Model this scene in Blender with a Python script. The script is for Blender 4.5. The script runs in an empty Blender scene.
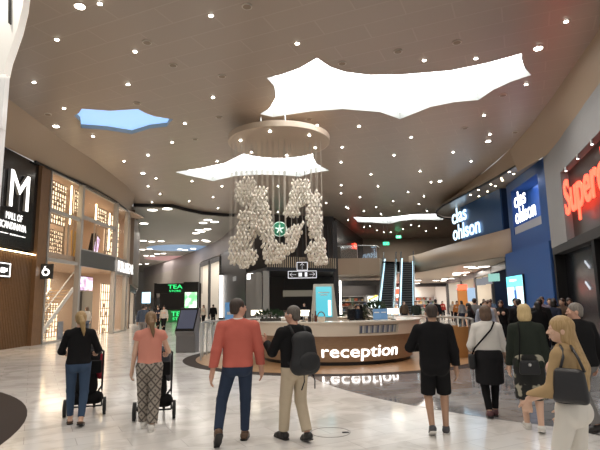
import bpy, bmesh, math, random
import numpy as np
from mathutils import Vector, Matrix, geometry
random.seed(7)
S = bpy.context.scene
COL = S.collection
R = math.radians
# ---------------------------------------------------------------- camera
cd = bpy.data.cameras.new('camera')
cd.sensor_width = 36.0
cd.lens = 36.0 * 500 / 600
cd.clip_end = 400
cam = bpy.data.objects.new('camera', cd)
COL.objects.link(cam)
pitch, roll = R(8.87), R(1.0)
_f = Vector((0, math.cos(pitch), math.sin(pitch)))
_u0 = Vector((0, -math.sin(pitch), math.cos(pitch)))
_r0 = Vector((1, 0, 0))
_r = _r0 * math.cos(roll) - _u0 * math.sin(roll)
_u = _u0 * math.cos(roll) + _r0 * math.sin(roll)
M = Matrix((_r, _u, -_f)).transposed().to_4x4()
M.translation = (0, 0, 1.72)
cam.matrix_world = M
S.camera = cam
# ---------------------------------------------------------------- view, world
S.view_settings.view_transform = 'Standard'
S.view_settings.look = 'None'
S.view_settings.gamma = 1
S.view_settings.use_curve_mapping = False
S.view_settings.exposure = 0.85
w = bpy.data.worlds.new('world')
S.world = w
w.use_nodes = True
bg = w.node_tree.nodes['Background']
bg.inputs[0].default_value = (1.0, 0.96, 0.92, 1)
bg.inputs[1].default_value = 0.30
S.cycles.max_bounces = 8
S.cycles.diffuse_bounces = 4
S.cycles.glossy_bounces = 4
S.cycles.transparent_max_bounces = 16
S.cycles.sample_clamp_indirect = 4.0
S.cycles.caustics_reflective = False
S.cycles.caustics_refractive = False
SKYLIGHT_STRENGTH = 3.2
DOWN_W = 33.0
ZC = 9.5          # main ceiling height
# ---------------------------------------------------------------- materials
_mats = {}
def mat(name, col, rough=0.6, metal=0.0, emit=None, es=0.0, spec=0.5, bump=0.0, bscale=40.0, coat=0.0):
    if name in _mats: return _mats[name]
    m = bpy.data.materials.new(name); m.use_nodes = True
    nt = m.node_tree; p = nt.nodes['Principled BSDF']
    p.inputs['Base Color'].default_value = (*col, 1)
    p.inputs['Roughness'].default_value = rough
    p.inputs['Metallic'].default_value = metal
    p.inputs['Specular IOR Level'].default_value = spec
    p.inputs['Coat Weight'].default_value = coat
    if emit:
        p.inputs['Emission Color'].default_value = (*emit, 1)
        p.inputs['Emission Strength'].default_value = es
    if bump:
        tc = nt.nodes.new('ShaderNodeTexCoord')
        nz = nt.nodes.new('ShaderNodeTexNoise'); nz.inputs['Scale'].default_value = bscale; nz.inputs['Detail'].default_value = 4
        bp = nt.nodes.new('ShaderNodeBump'); bp.inputs['Strength'].default_value = bump; bp.inputs['Distance'].default_value = 0.02
        nt.links.new(tc.outputs['Object'], nz.inputs['Vector'])
        nt.links.new(nz.outputs['Fac'], bp.inputs['Height'])
        nt.links.new(bp.outputs['Normal'], p.inputs['Normal'])
    _mats[name] = m
    return m
def node_mat(name, fn):
    if name in _mats: return _mats[name]
    m = bpy.data.materials.new(name); m.use_nodes = True
    nt = m.node_tree
    fn(nt, nt.nodes['Principled BSDF'])
    _mats[name] = m
    return m
def glass(name, col=(1, 1, 1), trans=0.86, rough=0.03):
    if name in _mats: return _mats[name]
    m = bpy.data.materials.new(name); m.use_nodes = True
    nt = m.node_tree; nt.nodes.clear()
    o = nt.nodes.new('ShaderNodeOutputMaterial'); mx = nt.nodes.new('ShaderNodeMixShader')
    t = nt.nodes.new('ShaderNodeBsdfTransparent'); g = nt.nodes.new('ShaderNodeBsdfGlossy')
    t.inputs[0].default_value = (*col, 1); g.inputs['Roughness'].default_value = rough
    mx.inputs[0].default_value = 1 - trans
    nt.links.new(t.outputs[0], mx.inputs[1]); nt.links.new(g.outputs[0], mx.inputs[2]); nt.links.new(mx.outputs[0], o.inputs[0])
    _mats[name] = m
    return m
def _n(nt, t, **kw):
    n = nt.nodes.new(t)
    for k, v in kw.items():
        if k in n.inputs: n.inputs[k].default_value = v
        else: setattr(n, k, v)
    return n
def _ramp(nt, pts):
    r = nt.nodes.new('ShaderNodeValToRGB'); e = r.color_ramp.elements
    while len(e) < len(pts): e.new(0.5)
    for i, (p, c) in enumerate(pts): e[i].position = p; e[i].color = (*c, 1)
    return r
def tile_mat(name, ca, cb, mortar, rot, scale, bw, rh, rough, vein=None, bumpy=0.0, msz=0.006):
    def fn(nt, p):
        L = nt.links
        tc = _n(nt, 'ShaderNodeTexCoord'); mp = _n(nt, 'ShaderNodeMapping')
        mp.inputs['Rotation'].default_value = (0, 0, rot)
        L.new(tc.outputs['Object'], mp.inputs[0])
        br = _n(nt, 'ShaderNodeTexBrick'); br.offset = 0.5
        br.inputs['Color1'].default_value = (*ca, 1); br.inputs['Color2'].default_value = (*cb, 1)
        br.inputs['Mortar'].default_value = (*mortar, 1)
        br.inputs['Scale'].default_value = scale; br.inputs['Brick Width'].default_value = bw; br.inputs['Row Height'].default_value = rh
        br.inputs['Mortar Size'].default_value = msz; br.inputs['Mortar Smooth'].default_value = 0.2
        L.new(mp.outputs[0], br.inputs['Vector'])
        col = br.outputs['Color']
        if vein:
            nz = _n(nt, 'ShaderNodeTexNoise'); nz.inputs['Scale'].default_value = 1.1; nz.inputs['Detail'].default_value = 8; nz.inputs['Distortion'].default_value = 1.6
            L.new(mp.outputs[0], nz.inputs['Vector'])
            rp = _ramp(nt, [(0.40, vein), (0.52, (1, 1, 1))]); L.new(nz.outputs['Fac'], rp.inputs[0])
            mx = _n(nt, 'ShaderNodeMixRGB', blend_type='MULTIPLY'); mx.inputs[0].default_value = 1.0
            L.new(col, mx.inputs[1]); L.new(rp.outputs[0], mx.inputs[2]); col = mx.outputs[0]
        L.new(col, p.inputs['Base Color'])
        p.inputs['Roughness'].default_value = rough
        p.inputs['Specular IOR Level'].default_value = 0.75
        if bumpy:
            n2 = _n(nt, 'ShaderNodeTexNoise'); n2.inputs['Scale'].default_value = 1.6; n2.inputs['Detail'].default_value = 2
            b = _n(nt, 'ShaderNodeBump'); b.inputs['Strength'].default_value = bumpy; b.inputs['Distance'].default_value = 0.02
            L.new(tc.outputs['Object'], n2.inputs['Vector']); L.new(n2.outputs['Fac'], b.inputs['Height']); L.new(b.outputs['Normal'], p.inputs['Normal'])
    return node_mat(name, fn)
def wood_mat(name, c1, c2, rough=0.45, scale=(1, 1, 14), bands=6.0):
    def fn(nt, p):
        L = nt.links
        tc = _n(nt, 'ShaderNodeTexCoord'); mp = _n(nt, 'ShaderNodeMapping'); mp.inputs['Scale'].default_value = scale
        nz = _n(nt, 'ShaderNodeTexNoise'); nz.inputs['Scale'].default_value = bands; nz.inputs['Detail'].default_value = 6
        L.new(tc.outputs['Object'], mp.inputs[0]); L.new(mp.outputs[0], nz.inputs['Vector'])
        rp = _ramp(nt, [(0.3, c1), (0.7, c2)]); L.new(nz.outputs['Fac'], rp.inputs[0]); L.new(rp.outputs[0], p.inputs['Base Color'])
        p.inputs['Roughness'].default_value = rough
    return node_mat(name, fn)
MARBLE = tile_mat('white_marble_tiles', (0.84, 0.82, 0.79), (0.74, 0.725, 0.70), (0.60, 0.58, 0.56), R(-28), 1.0, 1.2, 0.4, 0.13, (0.84, 0.83, 0.82), 0.015)
GREYTILE = tile_mat('grey_stone_tiles', (0.20, 0.20, 0.205), (0.32, 0.32, 0.33), (0.13, 0.13, 0.13), R(-20), 1.0, 0.9, 0.45, 0.07, (0.75, 0.75, 0.76), 0.004)
CEIL = tile_mat('brown_ceiling_panels', (0.385, 0.31, 0.245), (0.372, 0.30, 0.237), (0.425, 0.348, 0.28), R(24), 1.0, 2.4, 0.8, 0.36, msz=0.022)
BULK = mat('brown_bulkhead', (0.36, 0.27, 0.19), 0.4)
BEIGE = mat('beige_fascia', (0.40, 0.30, 0.215), 0.45)
CORCEIL = mat('corridor_ceiling_grey', (0.46, 0.44, 0.40), 0.5)
WOODRING = wood_mat('tan_wood_floor', (0.30, 0.17, 0.08), (0.42, 0.25, 0.13), 0.35)
WOODPANEL = wood_mat('wood_panel_warm', (0.14, 0.075, 0.035), (0.21, 0.115, 0.055), 0.45, (4, 4, 0.4))
DARKSTONE = mat('dark_brown_stone', (0.045, 0.034, 0.03), 0.6, spec=0.08)
BLACK = mat('black_paint', (0.012, 0.012, 0.013), 0.4)
BLACKGLOSS = mat('black_gloss', (0.012, 0.012, 0.014), 0.12)
DARK = mat('dark_interior', (0.03, 0.027, 0.025), 0.6)
DARKGREY = mat('dark_grey_metal', (0.09, 0.09, 0.095), 0.4, 0.3)
GREYMETAL = mat('grey_frame_metal', (0.42, 0.40, 0.37), 0.4, 0.2)
STEEL = mat('brushed_steel', (0.6, 0.6, 0.6), 0.3, 0.9)
WHITE = mat('white_paint', (0.80, 0.79, 0.77), 0.45)
CREAM = mat('cream_laminate', (0.74, 0.66, 0.55), 0.3)
CONCRETE = mat('grey_concrete', (0.27, 0.265, 0.26), 0.8, bump=0.3, bscale=3)
BLUE = mat('blue_panel', (0.025, 0.085, 0.27), 0.45)
NAVY = mat('navy_panel', (0.012, 0.03, 0.085), 0.35)
GLASS = glass('clear_glass', (0.97, 0.98, 0.98), 0.90)
SHOPGLASS = glass('shop_window_glass', (0.98, 0.98, 0.97), 0.955, 0.12)
DGLASS = glass('dark_glass', (0.35, 0.36, 0.38), 0.82)
AQUAGLASS = glass('aqua_glass', (0.55, 0.78, 0.82), 0.86)
def glow(name, col, s): return mat(name, (0.8 * col[0], 0.8 * col[1], 0.8 * col[2]), 0.5, emit=col, es=s)
GLOWWHITE = glow('white_light', (1, 0.97, 0.92), 6)
LETTERWHITE = glow('white_letters_lit', (1, 0.98, 0.96), 1.7)
LETTERBLUE = glow('blue_white_letters_lit', (0.55, 0.80, 1.0), 1.25)
RED = glow('red_letters_lit', (1, 0.06, 0.03), 2.6)
WARMSTRIP = glow('warm_led_light', (1, 0.75, 0.42), 5)
# ---------------------------------------------------------------- mesh builder
class MB:
    def __init__(s): s.bm = bmesh.new()
    def box(s, c, d, rz=0.0, M=None):
        r = bmesh.ops.create_cube(s.bm, size=1.0)
        T = Matrix.Translation(c) @ Matrix.Rotation(rz, 4, 'Z') @ Matrix.Diagonal((d[0], d[1], d[2], 1))
        if M: T = M @ T
        bmesh.ops.transform(s.bm, matrix=T, verts=r['verts'])
        return s
    def bar(s, a, b, wd, ht=None, up=(0, 0, 1)):
        a, b = Vector(a), Vector(b); d = b - a
        if d.length < 1e-6: return s
        z = d.normalized(); x = Vector(up).cross(z)
        if x.length < 1e-4: x = Vector((1, 0, 0)).cross(z)
        x.normalize(); y = z.cross(x)
        T = Matrix((x, y, z)).transposed().to_4x4(); T.translation = (a + b) / 2
        r = bmesh.ops.create_cube(s.bm, size=1.0)
        bmesh.ops.transform(s.bm, matrix=T @ Matrix.Diagonal((wd, ht or wd, d.length, 1)), verts=r['verts'])
        return s
    def cyl(s, a, b, r1, r2=None, seg=16):
        a, b = Vector(a), Vector(b); d = b - a
        q = Vector((0, 0, 1)).rotation_difference(d.normalized()).to_matrix().to_4x4(); q.translation = (a + b) / 2
        bmesh.ops.create_cone(s.bm, cap_ends=True, segments=seg, radius1=r1, radius2=r1 if r2 is None else r2, depth=d.length, matrix=q)
        return s
    def sph(s, c, r, sc=(1, 1, 1), seg=16):
        bmesh.ops.create_uvsphere(s.bm, u_segments=seg, v_segments=max(6, seg // 2), radius=r, matrix=Matrix.Translation(c) @ Matrix.Diagonal((*sc, 1)))
        return s
    def lathe(s, prof, c=(0, 0, 0), seg=64, a0=0.0, a1=2 * math.pi, close=False):
        full = abs(a1 - a0 - 2 * math.pi) < 1e-6
        n = seg if full else seg + 1
        rings = []
        for i in range(n):
            a = a0 + (a1 - a0) * i / seg
            rings.append([s.bm.verts.new((c[0] + r * math.cos(a), c[1] + r * math.sin(a), c[2] + z)) for r, z in prof])
        m = len(prof)
        for i in range(seg):
            A, B = rings[i], rings[(i + 1) % n]
            for j in range(m if close else m - 1):
                k = (j + 1) % m
                try: s.bm.faces.new((A[j], B[j], B[k], A[k]))
                except ValueError: pass
        if close and not full:
            s.bm.faces.new(rings[0]); s.bm.faces.new(rings[-1][::-1])
        return s
    def prism(s, poly, z0, z1):
        lo = [s.bm.verts.new((x, y, z0)) for x, y in poly]; hi = [s.bm.verts.new((x, y, z1)) for x, y in poly]
        n = len(poly)
        s.bm.faces.new(lo[::-1]); s.bm.faces.new(hi)
        for i in range(n): s.bm.faces.new((lo[i], lo[(i + 1) % n], hi[(i + 1) % n], hi[i]))
        return s
    def strip(s, pts, z0, z1, th=0.0, closed=False):
        # vertical wall along a plan polyline; pts may be (x, y) or ((x, y) bottom, (x, y) top) pairs
        P = [(p, p) if not isinstance(p[0], (tuple, list)) else p for p in pts]
        def side(off):
            out = []
            for i, (b, t) in enumerate(P):
                a = P[max(0, i - 1)][0]; c = P[min(len(P) - 1, i + 1)][0]
                d = Vector((c[0] - a[0], c[1] - a[1])).normalized(); nx, ny = d.y * off, -d.x * off
                out.append((s.bm.verts.new((b[0] + nx, b[1] + ny, z0)), s.bm.verts.new((t[0] + nx, t[1] + ny, z1))))
            return out
        A = side(0)
        for i in range(len(A) - 1): s.bm.faces.new((A[i][0], A[i + 1][0], A[i + 1][1], A[i][1]))
        if th:
            B = side(th)
            for i in range(len(A) - 1):
                s.bm.faces.new((B[i + 1][0], B[i][0], B[i][1], B[i + 1][1]))
                s.bm.faces.new((A[i][0], B[i][0], B[i + 1][0], A[i + 1][0]))
                s.bm.faces.new((A[i][1], A[i + 1][1], B[i + 1][1], B[i][1]))
            s.bm.faces.new((A[0][0], A[0][1], B[0][1], B[0][0])); s.bm.faces.new((A[-1][0], B[-1][0], B[-1][1], A[-1][1]))
        return s
    def tube(s, pts, r, seg=8):
        pts = [Vector(p) for p in pts]; rings = []
        for i, p in enumerate(pts):
            d = (pts[min(i + 1, len(pts) - 1)] - pts[max(i - 1, 0)]).normalized()
            x = d.cross(Vector((0, 0, 1)));
            if x.length < 1e-3: x = d.cross(Vector((0, 1, 0)))
            x.normalize(); y = d.cross(x)
            rr = r[i] if isinstance(r, (list, tuple)) else r
            rings.append([s.bm.verts.new(p + (x * math.cos(2 * math.pi * k / seg) + y * math.sin(2 * math.pi * k / seg)) * rr) for k in range(seg)])
        for A, B in zip(rings, rings[1:]):
            for k in range(seg): s.bm.faces.new((A[k], A[(k + 1) % seg], B[(k + 1) % seg], B[k]))
        s.bm.faces.new(rings[0][::-1]); s.bm.faces.new(rings[-1])
        return s
    def face(s, pts):
        s.bm.faces.new([s.bm.verts.new(p) for p in pts]); return s
    def build(s, name, m, parent=None, bevel=0.0, smooth=False):
        bmesh.ops.recalc_face_normals(s.bm, faces=s.bm.faces)
        me = bpy.data.meshes.new(name); s.bm.to_mesh(me); s.bm.free()
        for mm in (m if isinstance(m, (list, tuple)) else [m]): me.materials.append(mm)
        o = bpy.data.objects.new(name, me); COL.objects.link(o)
        if parent: o.parent = parent
        if smooth:
            for p in me.polygons: p.use_smooth = True
        if bevel:
            b = o.modifiers.new('bevel', 'BEVEL'); b.width = bevel; b.segments = 2; b.limit_method = 'ANGLE'
        return o
def tag(o, label=None, cat=None, group=None, kind=None):
    if label: o['label'] = label
    if cat: o['category'] = cat
    if group: o['group'] = group
    if kind: o['kind'] = kind
    return o
def empty(name, loc=(0, 0, 0), rz=0.0):
    o = bpy.data.objects.new(name, None); COL.objects.link(o); o.location = loc; o.rotation_euler = (0, 0, rz); o.empty_display_size = 0.1
    return o
def struct(o, label=None): o['kind'] = 'structure'; (label and o.__setitem__('label', label)); return o
def dup(o, loc=None, rz=None, label=None):
    r = o.copy(); COL.objects.link(r)
    if loc is not None: r.location = loc
    if rz is not None: r.rotation_euler = (0, 0, rz)
    if label: r['label'] = label
    for c in o.children:
        d = c.copy(); COL.objects.link(d); d.parent = r
        for g in c.children:
            e = g.copy(); COL.objects.link(e); e.parent = d
    return r
def text(name, body, m, org, right, up=(0, 0, 1), h=0.3, width=None, ext=0.02, bold=0.0, parent=None, bend=None, line=1.0, align='LEFT'):
    cu = bpy.data.curves.new(name, 'FONT'); cu.body = body; cu.size = h * 1.38; cu.extrude = ext; cu.offset = bold * h * 0.45
    cu.space_line = line; cu.align_x = align; cu.resolution_u = 4
    o = bpy.data.objects.new(name, cu); COL.objects.link(o)
    bpy.context.view_layer.update()
    me = bpy.data.meshes.new_from_object(o.evaluated_get(bpy.context.evaluated_depsgraph_get()))
    bpy.data.objects.remove(o)
    xs = [v.co.x for v in me.vertices]; sx = 1.0
    if width: sx = width / (max(xs) - min(xs))
    x0 = min(xs) if align == 'LEFT' else 0
    rt, u = Vector(right).normalized(), Vector(up).normalized(); n = rt.cross(u)
    for v in me.vertices:
        x, y, z = (v.co.x - x0) * sx, v.co.y, v.co.z
        if bend:
            cx, cy, rad, a0, slope = bend    # around a vertical cylinder; slope leans the wall outwards with height
            a = a0 + x / rad; rr = rad + z + ext + slope * y
            v.co = (cx + rr * math.sin(a), cy - rr * math.cos(a), org[2] + y)
        else: v.co = Vector(org) + rt * x + u * y + n * (z + ext)
    me.materials.clear(); me.materials.append(m)
    o = bpy.data.objects.new(name, me); COL.objects.link(o)
    if parent: o.parent = parent
    return o
SK1 = [(0.64,15.07),(1.10,15.71),(1.63,16.09),(2.52,16.36),(3.57,16.37),(5.23,16.13),(6.31,15.62),(7.21,15.00),(7.36,15.38),(7.69,15.95),(8.21,16.58),(7.70,17.12),(7.34,17.79),(7.10,18.72),(6.24,18.88),(5.37,19.35),(4.40,20.65),(3.40,19.80),(1.83,19.40),(0.49,19.61),(-1.06,20.15),(-1.58,19.79),(-1.13,19.16),(-0.83,18.09),(-0.85,17.11),(-1.06,16.45),(-0.53,16.20),(0.09,15.74)]
SK2 = [(-7.33,28.70),(-5.72,28.03),(-4.12,26.98),(-2.93,25.35),(-1.12,26.00),(0.74,25.04),(0.77,26.31),(1.03,27.61),(1.79,28.99),(0.78,29.48),(0.05,30.28),(-1.17,29.83),(-2.39,29.65),(-3.94,29.88),(-5.50,31.04),(-6.16,30.22),(-6.76,29.56)]
SK3 = [(-9.22,19.62),(-8.90,19.34),(-8.59,18.90),(-7.57,19.17),(-6.40,19.03),(-6.25,19.46),(-5.96,19.86),(-5.30,20.23),(-5.58,20.64),(-5.78,21.07),(-6.59,21.28),(-7.63,21.96),(-8.55,21.38),(-9.57,21.07),(-9.24,20.23)]
SK4 = [(4.92,45.61),(6.59,46.33),(8.43,46.13),(10.38,44.78),(12.84,44.82),(14.05,47.11),(13.79,48.24),(11.03,47.71),(9.81,48.42),(9.10,49.96),(6.94,48.90),(5.71,48.58)]
BIGDL = [(-5.66,12.03),(-10.52,20.77),(7.57,14.67),(9.40,23.89),(-9.26,28.80),(9.27,32.11)]
DL = [(-5.09,11.92),(-7.04,13.64),(-5.00,14.42),(-9.19,16.44),(-6.01,16.73),(-9.25,18.80),(-9.48,22.14),(-4.90,20.68),(-6.10,23.19),(-2.32,12.55),(0.01,14.11),(-3.22,17.99),(0.83,21.21),(2.72,21.43),(2.20,24.45),(7.65,13.15),(5.82,15.26),(4.15,15.33),(8.36,17.31),(7.92,20.35),(9.10,22.83),(5.40,23.07),(-4.49,26.56),(2.36,27.19),(2.80,32.75),(2.99,35.24),(2.09,38.80),(4.04,41.09),(-6.33,35.84),(-6.67,40.10),(-5.14,32.44),(-1.43,32.73),(-1.88,42.38),(5.12,26.01),(4.43,29.97),(7.33,38.47),(7.33,29.45),(5.36,33.24),(8.74,32.35),(7.83,35.30),(9.35,36.79),(4.54,36.74),(6.34,40.86),(5.56,42.62),(7.30,44.27),(8.65,42.91),(9.69,39.89),(11.15,43.15),(3.83,40.63),(7.27,51.35),(6.72,51.98),(8.45,54.37),(9.49,56.07),(10.30,56.17),(11.22,53.95),(11.48,51.15),(12.50,51.95),(14.19,55.85),(14.73,53.63),(4.61,47.27),(8.19,25.65),(9.75,27.45),(-7.88,25.23),(-9.49,26.25),(-8.84,30.03),(-9.95,32.08),(-6.81,30.94),(-9.85,34.53),(-8.37,37.11),(-11.22,37.25)]
DET = [(-10.18,19.39),(-4.47,13.90),(-4.07,15.37),(-6.24,18.43),(-4.91,22.81),(-1.30,12.16),(-2.60,16.23),(3.18,14.71),(-3.32,20.05),(1.48,15.44),(0.46,20.46),(4.88,14.21),(10.20,22.61),(7.90,18.27),(7.62,21.93)]
OVAL = [(-11.59,38.66),(-10.32,38.27),(-14.27,45.13),(-15.30,44.67),(-8.16,43.78),(-7.77,44.92),(-8.90,45.37),(-9.25,49.34),(-10.20,49.78),(-10.11,50.78),(-10.96,52.01),(-18.17,57.44),(-17.45,58.30),(-16.30,58.08),(-12.30,58.08),(-11.17,58.05),(-11.07,59.02),(-20.80,62.13),(-21.14,66.54),(-20.08,66.21),(-16.24,67.09),(-15.71,67.94),(-14.36,66.64),(-23.24,74.96),(-22.51,75.75),(-20.92,72.61),(-19.87,72.20),(-20.50,82.12),(-19.12,81.27),(-22.93,89.04),(-21.71,88.86),(-29.08,90.42),(-27.63,89.82),(-26.58,98.67),(-25.01,97.95),(-28.79,98.12)]
SOV = [(13.25,39.35),(14.06,40.66),(14.42,39.41),(15.01,48.22),(15.52,47.43),(17.39,52.39),(15.86,51.18),(18.09,59.81),(17.50,61.08),(17.56,65.41),(18.83,66.49),(14.85,63.80),(17.15,74.44),(19.32,81.09),(21.33,77.85),(24.31,86.25),(19.29,77.72),(23.65,91.00),(24.17,83.39)]
CLUS =[
 (21.00, [(-2.75,6.96),(-1.88,7.04),(-1.84,6.26),(-2.17,5.78),(-2.46,5.88),(-2.79,6.18)]),
 (20.70, [(-1.95,6.58),(-1.34,6.57),(-1.39,6.09),(-1.21,5.52),(-1.07,4.66),(-1.17,4.20),(-1.59,4.30),(-1.96,4.87),(-2.14,5.53)]),
 (20.70, [(-2.56,5.64),(-1.95,5.72),(-1.58,4.67),(-1.96,4.49),(-2.05,3.75),(-2.79,3.30),(-3.02,3.40),(-2.98,4.23),(-2.65,4.69)]),
 (20.40, [(-2.66,3.73),(-1.79,3.90),(-1.80,3.35),(-2.20,3.18),(-2.93,3.28)]),
 (20.40, [(-1.61,4.17),(-1.15,4.25),(-0.56,4.15),(-0.57,3.51),(-1.12,3.25),(-1.48,3.35)]),
 (20.60, [(-0.65,4.55),(-0.28,4.92),(0.23,5.05),(-0.10,4.26),(-0.20,3.80),(-0.57,3.71),(-0.57,4.18)]),
 (21.00, [(-0.30,6.92),(0.46,6.90),(0.50,6.41),(0.25,5.93),(0.01,5.74),(0.05,5.31),(-0.66,5.32),(-0.75,5.56),(-0.46,6.04)]),
 (20.80, [(0.31,6.28),(0.78,6.41),(0.92,6.07),(0.93,4.64),(0.82,4.17),(0.46,4.37),(0.24,5.13)]),
 (20.50, [(0.17,3.87),(0.54,4.24),(1.00,4.32),(1.11,3.31),(0.70,3.22),(0.30,3.51)]),
]
# ---------------------------------------------------------------- floor
struct(MB().box((0, 55, -0.05), (120, 150, 0.1)).build('floor', MARBLE))
def disc_pts(cx, cy, r, n=96, a0=0, a1=360): return [(cx + r * math.cos(R(a0 + (a1 - a0) * i / n)), cy + r * math.sin(R(a0 + (a1 - a0) * i / n))) for i in range(n)]
struct(MB().prism(disc_pts(8.6, 14.0, 8.6), 0, 0.003).build('floor_grey_zone', GREYTILE))
struct(MB().prism(disc_pts(-11.0, 5.2, 7.3), 0, 0.004).build('floor_dark_inlay', DARKSTONE))
RC = (1.1, 17.1)   # middle of the round island floor
DC = (1.1, 16.4)   # middle of the desk
struct(MB().prism(disc_pts(*RC, 4.95), 0, 0.005).build('floor_dark_border', DARKSTONE))
struct(MB().prism(disc_pts(*RC, 4.55), 0, 0.009).build('floor_wood_disc', WOODRING))
# ---------------------------------------------------------------- main ceiling with skylight openings
LEDGE = [(-8.5, -5), (-10.4, 10), (-10.89, 17.94), (-10.98, 20.26), (-11.1, 22.62), (-11.05, 26), (-11.15, 29), (-11.3, 32), (-11.75, 35), (-12.75, 37.6)]
CEDGE = [(-11.2, 38.0), (-9.9, 38.15), (-9.31, 39.6), (-8.2, 41.5), (-6.5, 42.6), (-4.8, 43.07)]
REDGE = [(6.2, -5), (7.4, 6), (8.2, 10.5), (8.86, 13.56), (9.45, 16.25), (10.0, 18.85), (10.6, 22.09), (11.1, 25.47), (11.4, 30.69), (11.6, 36.0), (11.72, 40.0), (12.1, 42.4), (13.2, 44.2), (15, 45), (24, 45)]
outline = LEDGE + CEDGE + [(-4.8, 63), (24, 63)] + REDGE[::-1]
holes = [SK1, SK2, SK3, SK4]
flat = [[Vector((x, y, 0)) for x, y in p] for p in [outline] + holes]
tri = geometry.tessellate_polygon(flat)
mb = MB(); vs = [mb.bm.verts.new((v.x, v.y, ZC)) for p in flat for v in p]
for t in tri:
    try: mb.bm.faces.new([vs[i] for i in t])
    except ValueError: pass
struct(mb.build('ceiling', CEIL))
REVEAL = mat('skylight_reveal', (0.34, 0.345, 0.33), 0.6)
SKW = mat('skylight_white', (0.8, 0.8, 0.8), 0.5, emit=(0.97, 1.0, 1.0), es=SKYLIGHT_STRENGTH)
SKB = mat('skylight_blue', (0.4, 0.6, 0.8), 0.5, emit=(0.24, 0.44, 0.76), es=0.66)
sk_lab = ['largest star-shaped white skylight with pointed corners in the ceiling', 'wide white skylight partly hidden behind the round chandelier plate', 'small pale blue star-shaped skylight over the left shops', 'far thin white skylight seen edge-on above the escalators']
for pts, m, lb in zip(holes, (SKW, SKW, SKB, SKW), sk_lab):
    o = empty('skylight', (0, 0, 0)); tag(o, lb, 'skylight')
    dz = .18 if m is SKB else .32; MB().strip(pts + [pts[0]], ZC, ZC + dz).build('reveal', REVEAL, o)
    me = MB(); me.face([(x, y, ZC + dz) for x, y in pts]).build('light_panel', m, o)
# corridor ceiling, a step lower, with the dark gap along its edge
ccz = 9.2
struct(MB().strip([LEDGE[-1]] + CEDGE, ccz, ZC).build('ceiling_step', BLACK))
ccp = [(-20, 37.0), (-12.75, 37.6)] + CEDGE + [(-4.0, 50), (-10, 120), (-70, 120), (-70, 60)]
struct(MB().prism(ccp, ccz, ccz + 0.05).build('ceiling_corridor', CORCEIL))
# bulkheads between ceiling edge and the shop fronts
lb = [((-12.55, 10), (-10.4, 10)), ((-12.6, 18), (-10.89, 17.94)), ((-12.6, 20.3), (-10.98, 20.26)), ((-12.5, 22.8), (-11.1, 22.62)), ((-12.35, 25.5), (-11.05, 26)), ((-12.1, 28.5), (-11.15, 29)), ((-12.15, 32), (-11.3, 32)), ((-12.5, 35.4), (-11.75, 35)), ((-13.4, 38.6), (-12.75, 37.6))]
struct(MB().strip(lb, 8.55, ZC).build('bulkhead_left', BULK, smooth=True))
struct(MB().strip([(b[0], b[1]) for b, t in lb[3:]], 8.47, 8.57, 0.12).build('trim_left', BLACK))
rb = [((8.1, 9), (7.9, 9)), ((9.1, 13.6), (8.86, 13.56)), ((9.85, 16.4), (9.45, 16.25)), ((10.6, 19.2), (10.0, 18.85)), ((11.3, 22.0), (10.6, 22.09)), ((11.25, 25.0), (11.1, 25.47))]
struct(MB().strip(rb, 8.2, ZC).build('bulkhead_right', BULK, smooth=True))
rb2 = [((11.25, 25.0), (11.1, 25.47)), ((11.15, 27.5), (11.3, 28)), ((11.0, 30), (11.4, 30.7)), ((10.72, 32.73), (11.5, 33.5)), ((10.45, 36.0), (11.6, 36.2)), ((10.55, 38.2), (11.68, 39)), ((11.1, 40.2), (11.8, 41.2)), ((12.1, 41.6), (12.3, 42.8)), ((13.4, 42.3), (13.4, 44.3)), ((24, 42.5), (24, 45))]
struct(MB().strip(rb2, 8.6, ZC).build('bulkhead_gallery', BULK, smooth=True))
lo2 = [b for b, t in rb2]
struct(MB().strip(lo2, 8.52, 8.62, 0.10).build('trim_gallery', BLACK))  # black strip stands in for the shadow gap under the bulkhead
struct(MB().prism([(p[0] + .06, p[1]) for p in lo2] + [(24, 23)], 8.72, 8.77).build('ceiling_gallery', mat('gallery_ceiling', (0.30, 0.24, 0.18), 0.3)))
# ---------------------------------------------------------------- back of the hall, upper floor
SLAB = 5.46
fasc = [(12.75, 30.2), (12.35, 33), (11.95, 36), (11.55, 39), (11.25, 41.5), (11.1, 43.5), (11.0, 45.3), (10.6, 47), (10.45, 48.3)]
struct(MB().strip(fasc, 4.35, 6.0, 0.18).build('balcony_fascia_right', BEIGE, smooth=True))
fasl = [(3.1, 45.0), (5.2, 44.8), (7.0, 45.2), (7.45, 46.6), (7.6, 48.3)]
struct(MB().strip(fasl, 4.15, 5.6, 0.18).build('balcony_fascia_left', BEIGE))
soffit = mat('soffit_beige', (0.44, 0.37, 0.29), 0.5)
struct(MB().prism(fasc[:] + [(7.6, 48.3)] + fasl[::-1] + [(3.1, 100), (34, 100), (34, 30.2)], 4.35, 4.4).build('ceiling_lower', soffit))
struct(MB().prism([(x + .3, y) for x, y in fasc] + [(7.3, 48.4)] + [(x - .2, y + .3) for x, y in fasl[::-1]] + [(3.1, 63), (24, 63), (24, 30.2)], SLAB - 0.1, SLAB).build('floor_upper', DARKSTONE))
struct(MB().box((13.5, 62.2, 7.5), (22, 0.3, 4.1)).build('wall_back', mat('back_wall_brown', (0.27, 0.21, 0.155), 0.6)))
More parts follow.
